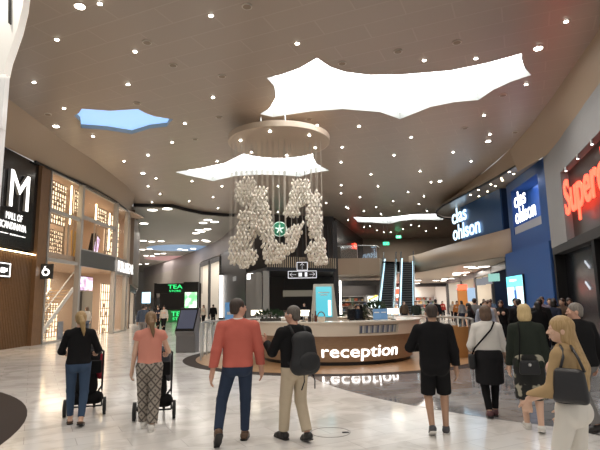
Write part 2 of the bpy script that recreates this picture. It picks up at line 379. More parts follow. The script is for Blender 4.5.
# railings of the upper floor
HANDRAIL = mat('handrail_steel', (0.55, 0.55, 0.53), 0.3, 0.8)
def railing(name, pts, z, h, label, glassm=GLASS, post=2.0):
    o = empty(name, (pts[0][0], pts[0][1], z)); tag(o, label, 'railing')
    b = Vector((pts[0][0], pts[0][1], z)); P = [Vector((x, y, z)) - b for x, y in pts]
    MB().strip([(p.x, p.y) for p in P], 0.02, h - 0.04, 0.02).build('glass_panel', glassm, o)
    MB().tube([p + Vector((0, 0, h)) for p in P], 0.035).build('handrail', HANDRAIL, o)
    d = 0.0
    for a, c in zip(P, P[1:]):
        n = max(1, int((c - a).length / post))
        for i in range(n):
            q = a.lerp(c, i / n); MB().box((q.x, q.y, h / 2), (0.04, 0.04, h)).build('post', HANDRAIL, o)
    return o
railing('balcony_railing', [(x - .09, y) for x, y in fasl[:4]], 5.6, 1.15, 'glass balcony railing with steel handrail left of the escalators')
# ---------------------------------------------------------------- left side: sign wall, slat wall, wood pier
struct(MB().box((-13.2, 17.5, 4.2), (0.3, 13, 8.9)).build('wall_left', DARK))
SLAT = wood_mat('slat_wood', (0.12, 0.065, 0.03), (0.18, 0.10, 0.045), 0.5)
mb = MB()
for i in range(64): mb.box((-12.62, 16.0 + i * 0.12, 2.05), (0.10, 0.06, 4.1))
struct(mb.build('wall_left_slats', SLAT)); struct(MB().box((-12.72, 19.9, 2.05), (0.06, 7.9, 4.1)).build('wall_left_backing', mat('slat_backing', (0.07, 0.04, 0.02), 0.7)))
struct(MB().box((-12.58, 23.8, 4.3), (0.4, 0.85, 8.6)).build('pier_left', WOODPANEL))
# ---------------------------------------------------------------- two-storey glass shop front on the left
FP = [(-12.4, 24.25), (-12.25, 27.45), (-12.2, 32.6), (-12.5, 35.6), (-13.3, 38.6)]
WIN = [0]
def window(a, b, z0, z1, pane=True, fr=0.09, mull=0):
    WIN[0] += 1
    a3, b3 = Vector((*a, 0)), Vector((*b, 0)); d = (b3 - a3); ang = math.atan2(d.y, d.x); L = d.length
    o = empty('window_%d' % WIN[0], (a[0], a[1], z0), ang); o['kind'] = 'structure'
    H = z1 - z0; mb = MB()
    mb.box((fr / 2, 0, H / 2), (fr, 0.14, H)).box((L - fr / 2, 0, H / 2), (fr, 0.14, H)).box((L / 2, 0, fr / 2), (L, 0.14, fr)).box((L / 2, 0, H - fr / 2), (L, 0.14, fr))
    for k in range(mull): mb.box((L * (k + 1) / (mull + 1), 0, H / 2), (fr * .6, 0.1, H))
    mb.build('window_frame', GREYMETAL, o)
    if pane: MB().box((L / 2, 0, H / 2), (L - fr, 0.012, H - fr)).build('window_pane', SHOPGLASS, o)
    return o
window(FP[0], FP[1], 0.0, 4.05); window(FP[0], FP[1], 4.05, 6.5); window(FP[0], FP[1], 6.5, 8.5)
window(FP[1], FP[2], 4.85, 6.72); window(FP[1], FP[2], 6.72, 8.5, fr=0.11)
window(FP[2], FP[3], 0.0, 3.9); window(FP[2], FP[3], 4.85, 8.5)
window(FP[3], FP[4], 0.0, 3.9); window(FP[3], FP[4], 4.85, 8.5)
mb = MB()
for p in FP[1:4]: mb.box((p[0] + .02, p[1], 4.25), (0.26, 0.26, 8.5))
struct(mb.build('shopfront_mullions', GREYMETAL))
struct(MB().strip(FP[1:3], 3.95, 4.85, 0.15).build('shopfront_spandrel', mat('spandrel_grey', (0.10, 0.10, 0.095), 0.3)))
struct(MB().strip(FP[2:], 3.9, 4.85, 0.15).build('shopfront_sign_band', mat('sign_band_grey', (0.20, 0.19, 0.18), 0.4)))
# shop interior
INTW = mat('shop_wall_warm', (0.50, 0.39, 0.31), 0.7)
struct(MB().box((-17.5, 31.5, 4.3), (0.2, 15, 8.6)).build('wall_shop_back', INTW))
struct(MB().box((-15, 24.3, 4.3), (5, 0.15, 8.6)).build('wall_shop_near', INTW)); struct(MB().box((-15.4, 39, 4.3), (4.2, 0.15, 8.6)).build('wall_shop_far', INTW))
struct(MB().box((-15, 31.7, 8.6), (5.2, 15, 0.1)).build('ceiling_shop', INTW)); struct(MB().prism([(-17.4, 24.4), (-12.55, 24.4), (-12.45, 32.6), (-12.75, 35.6), (-13.55, 38.6), (-17.4, 38.6)], 4.225, 4.475).build('floor_shop_upper', INTW))
for (y, z, e) in ((27, 8.3, 85), (33.5, 8.3, 95), (27, 4.0, 75), (31, 4.0, 80), (35.5, 4.0, 70)):
    l = bpy.data.lights.new('shop_light', 'AREA'); l.energy = e; l.color = (1, 0.84, 0.66); l.size = 2.0
    o = bpy.data.objects.new('shop_light', l); COL.objects.link(o); o.location = (-14.6, y, z)
# ---------------------------------------------------------------- right side: concrete facade with a dark sign recess
SD0, SDd = Vector((9.45, 15, 0)), Vector((0.27, 1, 0)).normalized()
def sd(y, off=0.0, z=0.0):     # point on the right facade at depth y; off = towards the hall
    t = (y - 15) / SDd.y; n = Vector((-SDd.y, SDd.x, 0)); p = SD0 + SDd * t + n * off
    return Vector((p.x, p.y, z))
sda = math.atan2(SDd.x, SDd.y)
def sdbox(mb, y0, y1, z0, z1, off, th):
    c = (sd(y0, off - th / 2) + sd(y1, off - th / 2)) / 2; L = (sd(y1) - sd(y0)).length
    return mb.box((c.x, c.y, (z0 + z1) / 2), (th, L, z1 - z0), rz=-sda)
mb = MB(); sdbox(mb, 20.28, 23.05, 4.02, 9.0, 0, 0.5); sdbox(mb, 8, 20.28, 6.9, 9.0, 0, 0.5)
struct(mb.build('wall_right_concrete', CONCRETE))
struct(sdbox(MB(), 8, 20.28, 4.02, 6.9, -0.30, 0.2).build('wall_right_recess', mat('recess_dark', (0.045, 0.033, 0.028), 0.35)))
struct(sdbox(MB(), 8, 23.05, 0, 4.02, -0.45, 0.15).build('wall_right_glazing', mat('dark_shop_glass', (0.010, 0.010, 0.012), 0.2, spec=0.2)))
mb = MB()
for y in (11.5, 14.4, 17.2, 23.0): sdbox(mb, y - .16, y + .16, 0, 4.02, -0.05, 0.45)
struct(mb.build('wall_right_pillars', mat('pillar_black', (0.012, 0.011, 0.011), 0.6, spec=0.2)))
struct(sdbox(MB(), 8, 23.05, 3.7, 4.05, -0.02, 0.5).build('wall_right_lintel', DARK))
# ---------------------------------------------------------------- blue tower
TW0, TW1 = Vector((12.15, 23.6, 0)), Vector((12.85, 30.4, 0)); TWd = (TW1 - TW0).normalized(); TWn = Vector((-TWd.y, TWd.x, 0)); twa = math.atan2(TWd.x, TWd.y)
def tw(t, off=0.0, z=0.0): p = TW0 + TWd * t + TWn * off; return Vector((p.x, p.y, z))
def twbox(mb, t0, t1, z0, z1, off, th):
    c = tw((t0 + t1) / 2, off - th / 2); return mb.box((c.x, c.y, (z0 + z1) / 2), (th, t1 - t0, z1 - z0), rz=-twa)
mb = MB(); twbox(mb, 0, 6.9, 0, 4.45, 0.35, 1.2); twbox(mb, 0, 6.8, 4.45, 5.5, 0.0, 0.8)
twbox(mb, 6.0, 6.8, 5.5, 8.7, 0, 1.2); twbox(mb, 0, 1.6, 4.3, 8.7, -0.0, 1.2); twbox(mb, 0, 6.8, 8.15, 8.7, 0, 1.2)
twbox(mb, 0.6, 6.4, 5.5, 8.2, -0.9, 0.3); twbox(mb, 0, 1.0, 0, 4.4, 0.3, 0.8)
struct(mb.build('wall_right_blue_tower', BLUE))
struct(twbox(MB(), 1.6, 6.0, 5.5, 5.95, -0.05, 0.9).build('tower_ledge', mat('ledge_grey', (0.42, 0.42, 0.44), 0.5)))
struct(MB().box((15.2, 31.2, 4.4), (4.8, 0.3, 8.6)).build('wall_right_gallery_end', NAVY))
# ================================================================ THINGS
# ---------------------------------------------------------------- downlights
DLIGHT = glow('downlight_lens', (1, 0.95, 0.86), 14)
RIM = mat('downlight_rim', (0.6, 0.55, 0.48), 0.4)
sp = bpy.data.lights.new('downlight_beam', 'SPOT'); sp.energy = DOWN_W; sp.color = (1, 0.93, 0.84); sp.spot_size = R(125); sp.spot_blend = 0.7; sp.shadow_soft_size = 0.08
sp2 = sp.copy(); sp2.energy = DOWN_W * 2.6
proto = {}
def downlight(x, y, z, r, big):
    if big not in proto:
        o = empty('ceiling_downlight', (x, y, z))
        MB().cyl((0, 0, -0.018), (0, 0, 0.004), r * 1.25, seg=20).build('rim', RIM, o)
        MB().cyl((0, 0, -0.03), (0, 0, -0.012), r, seg=20).build('lens', DLIGHT, o)
        proto[big] = o
    else: o = dup(proto[big], (x, y, z))
    return o
for i, (x, y) in enumerate(DL):
    o = downlight(x, y, ZC, 0.058, 0)
    tag(o, 'small round recessed downlight in the brown panelled ceiling', 'ceiling light', 'small downlights of the main ceiling')
    l = bpy.data.objects.new('downlight_beam', sp); COL.objects.link(l); l.location = (0, 0, -0.06); l.parent = o
for x, y in [(-6.5, 9.0), (-3.5, 9.5), (0.0, 10.0), (3.2, 9.6), (5.8, 9.8), (-5.0, 6.2), (-2.0, 6.6), (1.0, 6.4), (4.2, 6.5), (-3.5, 3.0), (0.0, 3.2), (3.4, 3.0), (-1.5, 0.2), (2.0, 0.0)]:      # unseen downlights added over the viewer, stronger beams to brighten the near floor
    o = downlight(x, y, ZC, 0.058, 0)
    tag(o, 'small round recessed downlight in the brown panelled ceiling', 'ceiling light', 'small downlights of the main ceiling')
    l = bpy.data.objects.new('downlight_beam', sp2); COL.objects.link(l); l.location = (0, 0, -0.06); l.parent = o
for i, (x, y) in enumerate(BIGDL):
    o = downlight(x, y, ZC, 0.12, 1)
    tag(o, ['bright large downlight at the upper left ceiling edge', 'bright large downlight beside the blue skylight', 'bright large downlight at the right tip of the largest skylight', 'bright large downlight above the blue tower', 'bright large downlight above the two-storey glass shop', 'bright large downlight beside the curved gallery bulkhead'][i], 'ceiling light')
    l = bpy.data.objects.new('downlight_beam', sp); COL.objects.link(l); l.location = (0, 0, -0.06); l.parent = o
det0 = None
for x, y in DET:
    if det0 is None:
        det0 = empty('ceiling_speaker', (x, y, ZC)); MB().cyl((0, 0, -0.03), (0, 0, 0.003), 0.14, seg=20).build('rim', RIM, det0); MB().cyl((0, 0, -0.035), (0, 0, -0.02), 0.11, seg=20).build('grille_disc', mat('speaker_grille', (0.30, 0.24, 0.18), 0.7), det0)
        o = det0
    else: o = dup(det0, (x, y, ZC))
    tag(o, 'unlit round beige speaker disc set in the brown ceiling', 'ceiling speaker', 'unlit ceiling discs')
gd = [(11.5 + .5 * random.random() + .55 * k, 27 + 1.5 * j + k * .5) for j in range(5) for k in range(2)]
gl0 = None
for x, y in gd:
    if gl0 is None:
        gl0 = empty('gallery_downlight', (x, y, 8.72)); MB().cyl((0, 0, -0.02), (0, 0, 0.003), 0.06, seg=12).build('lens', glow('gallery_lens', (1, .85, .6), 9), gl0); o = gl0
    else: o = dup(gl0, (x, y, 8.72))
    tag(o, 'tiny spotlight in the low gallery ceiling above the navy sign', 'ceiling light', 'gallery spotlights')
OVL = glow('oval_lamp', (1, 0.95, 0.86), 4.0)
def oval(x, y, z, r):
    o = empty('round_ceiling_lamp', (x, y, z))
    MB().cyl((0, 0, -0.05), (0, 0, 0.004), r * 1.08, seg=28).build('rim', WHITE, o); MB().cyl((0, 0, -0.065), (0, 0, -0.04), r, seg=28).build('diffuser', OVL, o)
    return o
o0 = None
for x, y in OVAL:
    o = o0 = oval(x, y, 9.2, 0.36) if o0 is None else dup(o0, (x, y, 9.2))
    tag(o, 'round flat glowing lamp on the grey corridor ceiling', 'ceiling light', 'round lamps of the corridor ceiling')
o0 = None
for x, y in SOV:
    o = o0 = oval(x, y, 4.35, 0.42) if o0 is None else dup(o0, (x, y, 4.35))
    tag(o, 'round flat glowing lamp under the right-hand upper floor', 'ceiling light', 'round lamps under the balcony')
for (x, y, z, e, s) in ((-14, 52, 9.0, 130, 4), (-18, 66, 9.0, 170, 5), (-24, 84, 9.0, 240, 6), (12, 57, 9.2, 200, 4), (14.5, 45, 4.2, 110, 3), (14, 56, 4.2, 200, 4)):  # pooled light of the round lamps; one more added to brighten the back wall
    l = bpy.data.lights.new('ceiling_lamp_light', 'AREA'); l.energy = e; l.size = s; l.color = (1, 0.92, 0.82)
    o = bpy.data.objects.new('ceiling_lamp_light', l); COL.objects.link(o); o.location = (x, y, z)
# ---------------------------------------------------------------- chandelier
CH = (-0.85, 20.9)
ch = empty('chandelier', (CH[0], CH[1], 8.55)); tag(ch, 'huge chandelier of white drop beads hanging in clusters from a round tan plate', 'chandelier')
MB().lathe([(0.001, 0.0), (2.12, 0.0), (2.2, 0.03), (2.2, 0.26), (2.1, 0.30), (0.001, 0.30)], seg=96).build('ceiling_plate', mat('plate_tan', (0.50, 0.40, 0.30), 0.3), ch, smooth=False)
mb = MB()
for a in range(6): mb.cyl((1.1 * math.cos(a), 1.1 * math.sin(a), 0.3), (1.1 * math.cos(a), 1.1 * math.sin(a), 0.96), 0.03, seg=8)
mb.build('hanger_rod', STEEL, ch)
def inside(p, poly):
    x, y = p; c = False
    for (x1, y1), (x2, y2) in zip(poly, poly[1:] + poly[:1]):
        if (y1 > y) != (y2 > y) and x < (x2 - x1) * (y - y1) / (y2 - y1) + x1: c = not c
    return c
BEAD = mat('bead_white', (0.74, 0.69, 0.60), 0.3)
def bead_bm(bm, c, sc, tilt):
    m = Matrix.Translation(c) @ Matrix.Rotation(tilt, 4, 'Y')
    prof = [(0.0, -0.085), (0.038, -0.07), (0.056, -0.03), (0.05, 0.015), (0.03, 0.055), (0.012, 0.085), (0.0, 0.10)]
    n = 8; rows = []
    for r, z in prof:
        if r == 0: rows.append([bm.verts.new(m @ Vector((0, 0, z * sc)))])
        else: rows.append([bm.verts.new(m @ Vector((r * sc * math.cos(2 * math.pi * k / n), r * sc * math.sin(2 * math.pi * k / n), z * sc))) for k in range(n)])
    for A, B in zip(rows, rows[1:]):
        for k in range(n):
            a = [A[k % len(A)], A[(k + 1) % len(A)], B[(k + 1) % len(B)], B[k % len(B)]]
            a = list(dict.fromkeys(a))
            f = bm.faces.new(a); f.smooth = True
beads, wires = [], []
for (y0, poly) in CLUS:
    mx_, mz_ = sum(p[0] for p in poly) / len(poly), sum(p[1] for p in poly) / len(poly); poly = [(mx_ + (x - mx_) * .95, mz_ + (z - mz_) * .97) for x, z in poly]
    x0, x1 = min(p[0] for p in poly), max(p[0] for p in poly); z0, z1 = min(p[1] for p in poly), max(p[1] for p in poly)
    for layer in range(3):
        dy = -0.34 + layer * 0.34
        nz = int((z1 - z0) / 0.155) + 1
        for i in range(nz):
            z = z1 - 0.04 - i * 0.155; xo = (0.085 if (i + layer) % 2 else 0) + 0.03 * layer
            for k in range(int((x1 - x0) / 0.155) + 1):
                x = x0 + xo + k * 0.155
                if inside((x, z), poly): beads.append((x + random.uniform(-.02, .02), y0 + dy + random.uniform(-.05, .05), z + random.uniform(-.02, .02), layer))
        for k in range(int((x1 - x0) / 0.23) + 1):
            x = x0 + 0.05 + k * 0.23
            zz = [p for p in (z0 + .05 * i for i in range(int((z1 - z0) / .05))) if inside((x, p), poly)]
            if zz: wires.append((x, y0 + dy, max(zz)))
front = [b for b in beads if b[3] == 0]; random.shuffle(front); first = set(front[:100])
pm = None
for b in front[:100]:
    if pm is None:
        bm = bmesh.new(); bead_bm(bm, (0, 0, 0), 1.08, 0); pm = bpy.data.meshes.new('bead'); bm.to_mesh(pm); bm.free(); pm.materials.append(BEAD)
    o = bpy.data.objects.new('bead', pm); COL.objects.link(o); o.parent = ch; o.location = (b[0] - CH[0], b[1] - CH[1], b[2] - 8.55); o.rotation_euler = (0, random.uniform(-.5, .5), 0)
mb = MB()
for b in beads:
    if b not in first: bead_bm(mb.bm, (b[0] - CH[0], b[1] - CH[1], b[2] - 8.55), 1.08, random.uniform(-.5, .5))
tag(mb.build('bead_cluster', BEAD, ch), kind='stuff')
for p in bpy.data.meshes['bead_cluster'].polygons: p.use_smooth = True
mb = MB()
for x, y, z in wires: 
    X, Y = x - CH[0], y - CH[1]; rr = math.hypot(X, Y); k = min(1, 2.05 / max(rr, .01))
    mb.cyl((X, Y, z - 8.55), (X * k, Y * k, 0), 0.004, seg=4)
tag(mb.build('hanging_wires', mat('wire_clear', (0.5, 0.46, 0.4), 0.4), ch), kind='stuff')
for i in range(6):
    a = R(60 * i + 20); l = bpy.data.lights.new('plate_spot', 'SPOT'); l.energy = 62; l.color = (1, .94, .86); l.spot_size = R(75); l.spot_blend = .6; l.shadow_soft_size = .05
    lo = bpy.data.objects.new('plate_spot', l); COL.objects.link(lo); lo.parent = ch; lo.location = (1.7 * math.cos(a), 1.7 * math.sin(a) - .3, -.08); lo.rotation_euler = Vector((-.25 * math.cos(a), -.25 * math.sin(a), -1)).to_track_quat('-Z', 'Y').to_euler()
    MB().cyl((1.7 * math.cos(a), 1.7 * math.sin(a), -.03), (1.7 * math.cos(a), 1.7 * math.sin(a), .01), .05, seg=12).build('spot_lens', DLIGHT, ch)
# ---------------------------------------------------------------- reception island
desk = empty('reception_desk', (DC[0], DC[1], 0.009)); desk.scale = (.95, .95, 1); tag(desk, 'round cream and wood reception desk with glowing lettering', 'reception desk')
DESKW = wood_mat('desk_wood', (0.30, 0.20, 0.125), (0.40, 0.275, 0.18), 0.35)
NA0, NA1 = R(-90 + 10), R(-90 + 38)
MB().lathe([(2.36, 0), (2.42, 0.0), (2.42, 0.1), (2.36, 0.1)], seg=96, close=True).build('plinth', BLACK, desk)
MB().lathe([(2.30, 0.1), (2.50, 0.1), (2.64, 0.80), (2.44, 0.80)], seg=128, close=True).build('front_panel', DESKW, desk, smooth=False)
mb = MB(); BAND = [(2.40, 0.80), (2.74, 0.80), (2.78, 1.16), (2.40, 1.16)]
mb.lathe(BAND, seg=160, a0=NA1, a1=NA0 + 2 * math.pi, close=True)
mb.lathe([(2.40, 0.80), (2.74, 0.80), (2.75, 0.86), (2.40, 0.86)], seg=24, a0=NA0, a1=NA1, close=True); mb.lathe([(2.40, 1.09), (2.77, 1.09), (2.78, 1.16), (2.40, 1.16)], seg=24, a0=NA0, a1=NA1, close=True)
mb.lathe([(2.40, 0.86), (2.58, 0.86), (2.58, 1.09), (2.40, 1.09)], seg=24, a0=NA0, a1=NA1, close=True)
mb.build('upper_band', CREAM, desk)
MB().lathe([(1.95, 1.16), (2.82, 1.16), (2.82, 1.19), (1.95, 1.19)], seg=160, close=True).build('counter_top', mat('counter_white', (0.80, 0.75, 0.66), 0.2), desk)
t = text('lettering', 'reception', LETTERWHITE, (0, 0, 0.23), (1, 0, 0), h=0.34, width=2.40, ext=0.012, bold=0.0, parent=desk, bend=(0, 0, 2.52, R(-13.5), 0.2))
# leaflets in the niche of the band
for i in range(22):
    a = NA0 + (NA1 - NA0) * (i + .5) / 22; c = (DC[0] + 2.53 * math.cos(a), DC[1] + 2.53 * math.sin(a), 0.979)
    o = MB().box((0, 0, 0), (0.012, 0.048, 0.20)).build('leaflet', [mat('leaflet_grey', (.45, .47, .5), .5), mat('leaflet_blue', (.16, .2, .32), .5), mat('leaflet_white', (.75, .75, .73), .5)][i % 3])
    o.location = c; o.rotation_euler = (0, R(12), a); tag(o, 'thin folded leaflet standing in the niche of the reception desk', 'leaflet', 'leaflets in the desk niche')
def onring(px_r, ang): a = R(-90 + ang); return (DC[0] + .96 * px_r * math.cos(a), DC[1] + .96 * px_r * math.sin(a))
TOP = 1.2
LAMPSHADE = glow('lampshade_lit', (1, 0.90, 0.70), 1.6)
def desk_lamp(x, y, lb):
    o = empty('table_lamp', (x, y, TOP)); tag(o, lb, 'lamp')
    MB().cyl((0, 0, 0), (0, 0, 0.02), 0.07).build('base', BLACK, o); MB().cyl((0, 0, 0.02), (0, 0, 0.16), 0.012, seg=8).build('stem', STEEL, o)
    MB().box((0, 0, 0.24), (0.34, 0.16, 0.16)).build('lamp_shade', LAMPSHADE, o, bevel=0.01)
    return o
desk_lamp(*onring(2.4, 42), 'small lit table lamp at the right end of the desk'); desk_lamp(*onring(2.4, -27), 'small lit table lamp beside the man with the backpack'); desk_lamp(*onring(2.65, -86), 'small lit table lamp beside the low planter')
SIGNBLUE = mat('sign_blue', (0.12, 0.24, 0.42), 0.4, emit=(0.2, 0.4, 0.7), es=0.12)
def sign_holder(x, y, lb, nm='sign_holder'):
    o = empty(nm, (x, y, TOP), R(-15)); tag(o, lb, 'sign holder')
    MB().box((0, 0, 0.012), (0.2, 0.1, 0.02)).build('foot', GLASS, o); MB().box((0, 0.0, 0.17), (0.21, 0.012, 0.30)).build('poster_sheet', SIGNBLUE, o)
    MB().box((0, -0.008, 0.22), (0.14, 0.004, 0.03)).build('print_stripe', WHITE, o)
sign_holder(*onring(2.45, 25.5), 'blue counter sign, the nearer one to the big white screen'); sign_holder(*onring(2.45, 31.5), 'blue counter sign right beside the lit lamp')
sign_holder(*onring(2.4, -34), 'blue counter sign behind the head of the man with the backpack')
bt = [(-21.5, .045, .24, (0.03, 0.02, 0.02)), (-17.2, .04, .26, (0.10, 0.03, 0.02)), (-19.3, .03, .18, (0.25, 0.2, 0.15))]
for (a, r, h, c), lb in zip(bt, ('dark bottle at the far left of the three desk bottles', 'reddish brown bottle beside the basket on the desk', 'short tan bottle between two darker ones')):
    x, y = onring(2.5, a); o = empty('bottle', (x, y, TOP)); tag(o, lb, 'bottle')
    MB().lathe([(0.001, 0), (r, 0), (r, h * .6), (r * .4, h * .78), (r * .4, h), (0.001, h)], seg=16).build('body', mat('bottle_%d' % int(r * 1000), c, 0.15), o); MB().cyl((0, 0, h), (0, 0, h + .03), r * .45, seg=12).build('cap', BLACK, o)
x, y = onring(2.6, -13); o = empty('basket', (x, y, TOP)); tag(o, 'small white pot with a brown handle on the desk', 'basket')
MB().lathe([(0.001, 0), (0.09, 0), (0.11, 0.14), (0.10, 0.14), (0.085, 0.02), (0.001, 0.02)], seg=24).build('body', CREAM, o); MB().tube([(0.10 * math.cos(a), 0, 0.13 + 0.14 * math.sin(a)) for a in np.linspace(0, math.pi, 12)], 0.014).build('handle', mat('handle_brown', (.2, .09, .05), .5), o)
def monitor(x, y, rz, lb):
    o = empty('computer_monitor', (x, y, TOP - 0.075), rz); tag(o, lb, 'monitor')
    MB().box((0, 0, .01), (.22, .16, .02)).build('base', BLACK, o); MB().box((0, 0, .08), (.04, .03, .14)).build('stand', BLACK, o); MB().box((0, -.02, .25), (.50, .03, .30)).build('screen', BLACKGLOSS, o, bevel=.006)
struct(MB().lathe([(1.70, 1.08), (1.955, 1.08), (1.955, 1.12), (1.70, 1.12)], c=(DC[0], DC[1], 0), seg=96, close=True).build('desk_inner_shelf', CREAM)); bpy.data.objects['desk_inner_shelf'].parent = desk; bpy.data.objects['desk_inner_shelf'].location = (-DC[0], -DC[1], 0); del bpy.data.objects['desk_inner_shelf']['kind']
monitor(*onring(1.79, 15), R(20), 'black computer monitor behind the counter right of the big screen'); monitor(*onring(1.79, -44), R(-40), 'black computer monitor at the left end of the counter')
# plants on and behind the counter
LEAF = mat('leaf_dark_green', (0.02, 0.05, 0.018), 0.5); POTM = mat('planter_dark', (0.05, 0.045, 0.04), 0.5)
def bush(name, loc, rx, ry, rz, n, lb, pot):
    o = empty(name, loc); tag(o, lb, 'plant')
    MB().box((0, 0, pot / 2), (rx * 1.5, ry * 1.5, pot)).build('planter', POTM, o)
    mb = MB()
    for i in range(n):
        u = Vector((random.gauss(0, 1), random.gauss(0, 1), random.gauss(0, 1))).normalized() * random.uniform(.35, 1) ** .5
        c = Vector((u.x * rx, u.y * ry, pot + rz + u.z * rz)); d = (u + Vector((0, 0, .6))).normalized() * random.uniform(.07, .14); sdv = d.cross(Vector((random.random(), random.random(), 1))).normalized() * .028
        mb.face([c, c + d * .5 + sdv, c + d, c + d * .5 - sdv])
    mb.build('foliage', LEAF, o); MB().cyl((0, 0, pot), (0, 0, pot + rz), .03).build('stem', mat('stem_brown', (.08, .05, .03), .7), o)
bush('potted_bush', (*onring(1.45, 55)[:2], 0.009), .34, .3, .36, 420, 'round dark green bush rising behind the counter signs', 1.02)
bush('potted_grass', (*onring(2.4, -62)[:2], TOP), .42, .12, .10, 300, 'low dark green planter on the left side of the counter', .08)
# tall white information screen standing in the island
o = empty('information_screen', (0.74, 16.7, 0.009)); tag(o, 'tall white tapered stand with a glowing cyan screen behind the desk', 'screen')
def trap(z0, w0, z1, w1, d0, d1, y=0): 
    mb = MB(); V = []
    for z, wd, d in ((z0, w0, d0), (z1, w1, d1)):
        V.append([mb.bm.verts.new((sx * wd / 2, y + sy * d / 2, z)) for sx, sy in ((-1, -1), (1, -1), (1, 1), (-1, 1))])
    mb.bm.faces.new(V[0][::-1]); mb.bm.faces.new(V[1])
    for i in range(4): mb.bm.faces.new((V[0][i], V[0][(i + 1) % 4], V[1][(i + 1) % 4], V[1][i]))
    return mb
trap(0, 1.10, 2.32, 0.66, .30, .18).build('stand', mat('screen_stand_white', (.66, .62, .55), .4), o, bevel=.01)
CY = node_mat('cyan_screen', lambda nt, p: (lambda tc, sx, rp: (nt.links.new(tc.outputs['Object'], sx.inputs[0]), nt.links.new(sx.outputs['Z'], rp.inputs[0]), nt.links.new(rp.outputs[0], p.inputs['Emission Color']), setattr(p.inputs['Emission Strength'], 'default_value', .62), setattr(p.inputs['Base Color'], 'default_value', (.02, .05, .06, 1))))(_n(nt, 'ShaderNodeTexCoord'), _n(nt, 'ShaderNodeSeparateXYZ'), _ramp(nt, [(0.0, (0.10, 0.55, 0.66)), (0.5, (0.16, 0.62, 0.70)), (1.0, (0.22, 0.70, 0.74))])))
scn = MB().box((0, 0, 0), (0.52, .012, 0.98)).build('display', CY, o); scn.location = (0, -.135, 1.74); scn.rotation_euler = (R(-1.5), 0, 0)
MB().box((0.18, -.01, -.20), (.10, .006, .50)).build('bright_column', glow('cyan_bright', (.7, .95, 1), .9), scn); MB().box((0, -.01, .30), (.36, .006, .03)).box((0, -.01, .22), (.24, .006, .03)).build('print_lines', WHITE, scn)
# glass railing round the island
def arc_pts(r, a0, a1, n): return [(RC[0] + r * math.cos(R(-90 + a0 + (a1 - a0) * i / n)), RC[1] + r * math.sin(R(-90 + a0 + (a1 - a0) * i / n))) for i in range(n + 1)]
railing('glass_railing', arc_pts(4.4, -75, -175, 14), 0.009, 1.12, 'curved glass railing with steel handrail left of the reception desk', post=1.4)
railing('glass_railing', arc_pts(4.4, 72, 170, 14), 0.009, 1.12, 'curved glass railing behind the man in black shorts', post=1.4)
TAN = mat('tan_leather', (0.44, 0.22, 0.07), 0.5); PINKP = mat('pink_panel', (0.46, 0.30, 0.25), .5)
def tub(x, y, rz, lb, m, s=1.0):
    o = empty('tub_chair', (x, y, .009), rz); tag(o, lb, 'chair')
    MB().lathe([(.30 * s, 0), (.36 * s, 0), (.44 * s, .80 * s), (.38 * s, .80 * s), (.33 * s, .40 * s)], seg=32, a0=R(20), a1=R(270), close=True).build('shell_back', m, o)
    MB().cyl((0, 0, .02), (0, 0, .42 * s), .32 * s, .34 * s, seg=32).build('seat', m, o)
tub(4.75, 15.9, R(40), 'tan leather tub chair at the edge of the wooden floor', TAN, 1.15); tub(4.35, 17.2, R(60), 'second tan tub chair half hidden by the man in black shorts', TAN, .9)
# floor service cover
o = empty('floor_hatch', (0.36, 7.06, 0)); tag(o, 'round inspection cover set in the white floor', 'floor hatch')
MB().lathe([(.255, 0.0), (.27, 0.0), (.27, .003), (.255, .003)], seg=48, close=True).build('ring', mat('hatch_ring', (.22, .21, .2), .4), o); MB().box((.2, -.03, .004), (.09, .05, .006)).build('handle', BLACK, o)
# ---------------------------------------------------------------- signs
def signbox(name, lb, cat='sign', loc=(0, 0, 0), rz=0.0):
    o = empty(name, loc, rz); tag(o, lb, cat); return o
# dark mall sign on the left wall (faces +X): local axes = world axes
o = signbox('wall_sign', 'big black wall sign with a white letter M over the slatted wood wall', loc=(-12.62, 21.3, 6.4))
MB().box((0, -0.55, 0.02), (0.16, 5.6, 4.2)).build('panel', mat('sign_black_gloss', (0.016, 0.015, 0.015), 0.18), o)
MLET = mat('m_letter_white', (.85, .85, .83), .5, emit=(1, .98, .95), es=1.1); MSIDE = mat('m_side_grey', (.30, .30, .30), .5)
text('letter_side', 'M', MSIDE, (0.1, -.40, -.36), (0, 1, 0), h=1.72, width=1.50, ext=.06, parent=o)
text('letter', 'M', MLET, (0.225, -.40, -.36), (0, 1, 0), h=1.72, width=1.50, ext=.006, parent=o)
text('lettering', 'MALL OF', MLET, (0.1, -.35, -.88), (0, 1, 0), h=.32, width=1.25, ext=.006, parent=o)
text('lettering', 'SCANDINAVIA', MLET, (0.1, -.78, -1.30), (0, 1, 0), h=.32, width=2.05, ext=.006, parent=o)
MB().box((.1, -.38, -1.52), (.02, .55, .025)).box((.1, .98, -1.52), (.02, .55, .025)).build('rule', MLET, o)
mb = MB()
for k in range(4): mb.sph((.1, .1 + .16 * k, -1.52), .035, seg=8)
mb.build('dots', MLET, o)
o = signbox('light_strip', 'warm light strip along the top of the slatted wood wall', 'light', (-12.45, 20, 4.16)); MB().box((0, 0, 0), (.06, 7.4, .05)).build('lens', WARMSTRIP, o)
l = bpy.data.lights.new('strip_light', 'AREA'); l.shape = 'RECTANGLE'; l.size = 7.4; l.size_y = .08; l.energy = 60; l.color = (1, .68, .35)
lo = bpy.data.objects.new('strip_light', l); COL.objects.link(lo); lo.location = (-12.3, 20, 4.13); lo.rotation_euler = (0, R(25), 0)
o = signbox('projecting_sign', 'small black square sign with a white round mark on the wood pier', loc=(-12.40, 23.85, 3.42), rz=R(12))
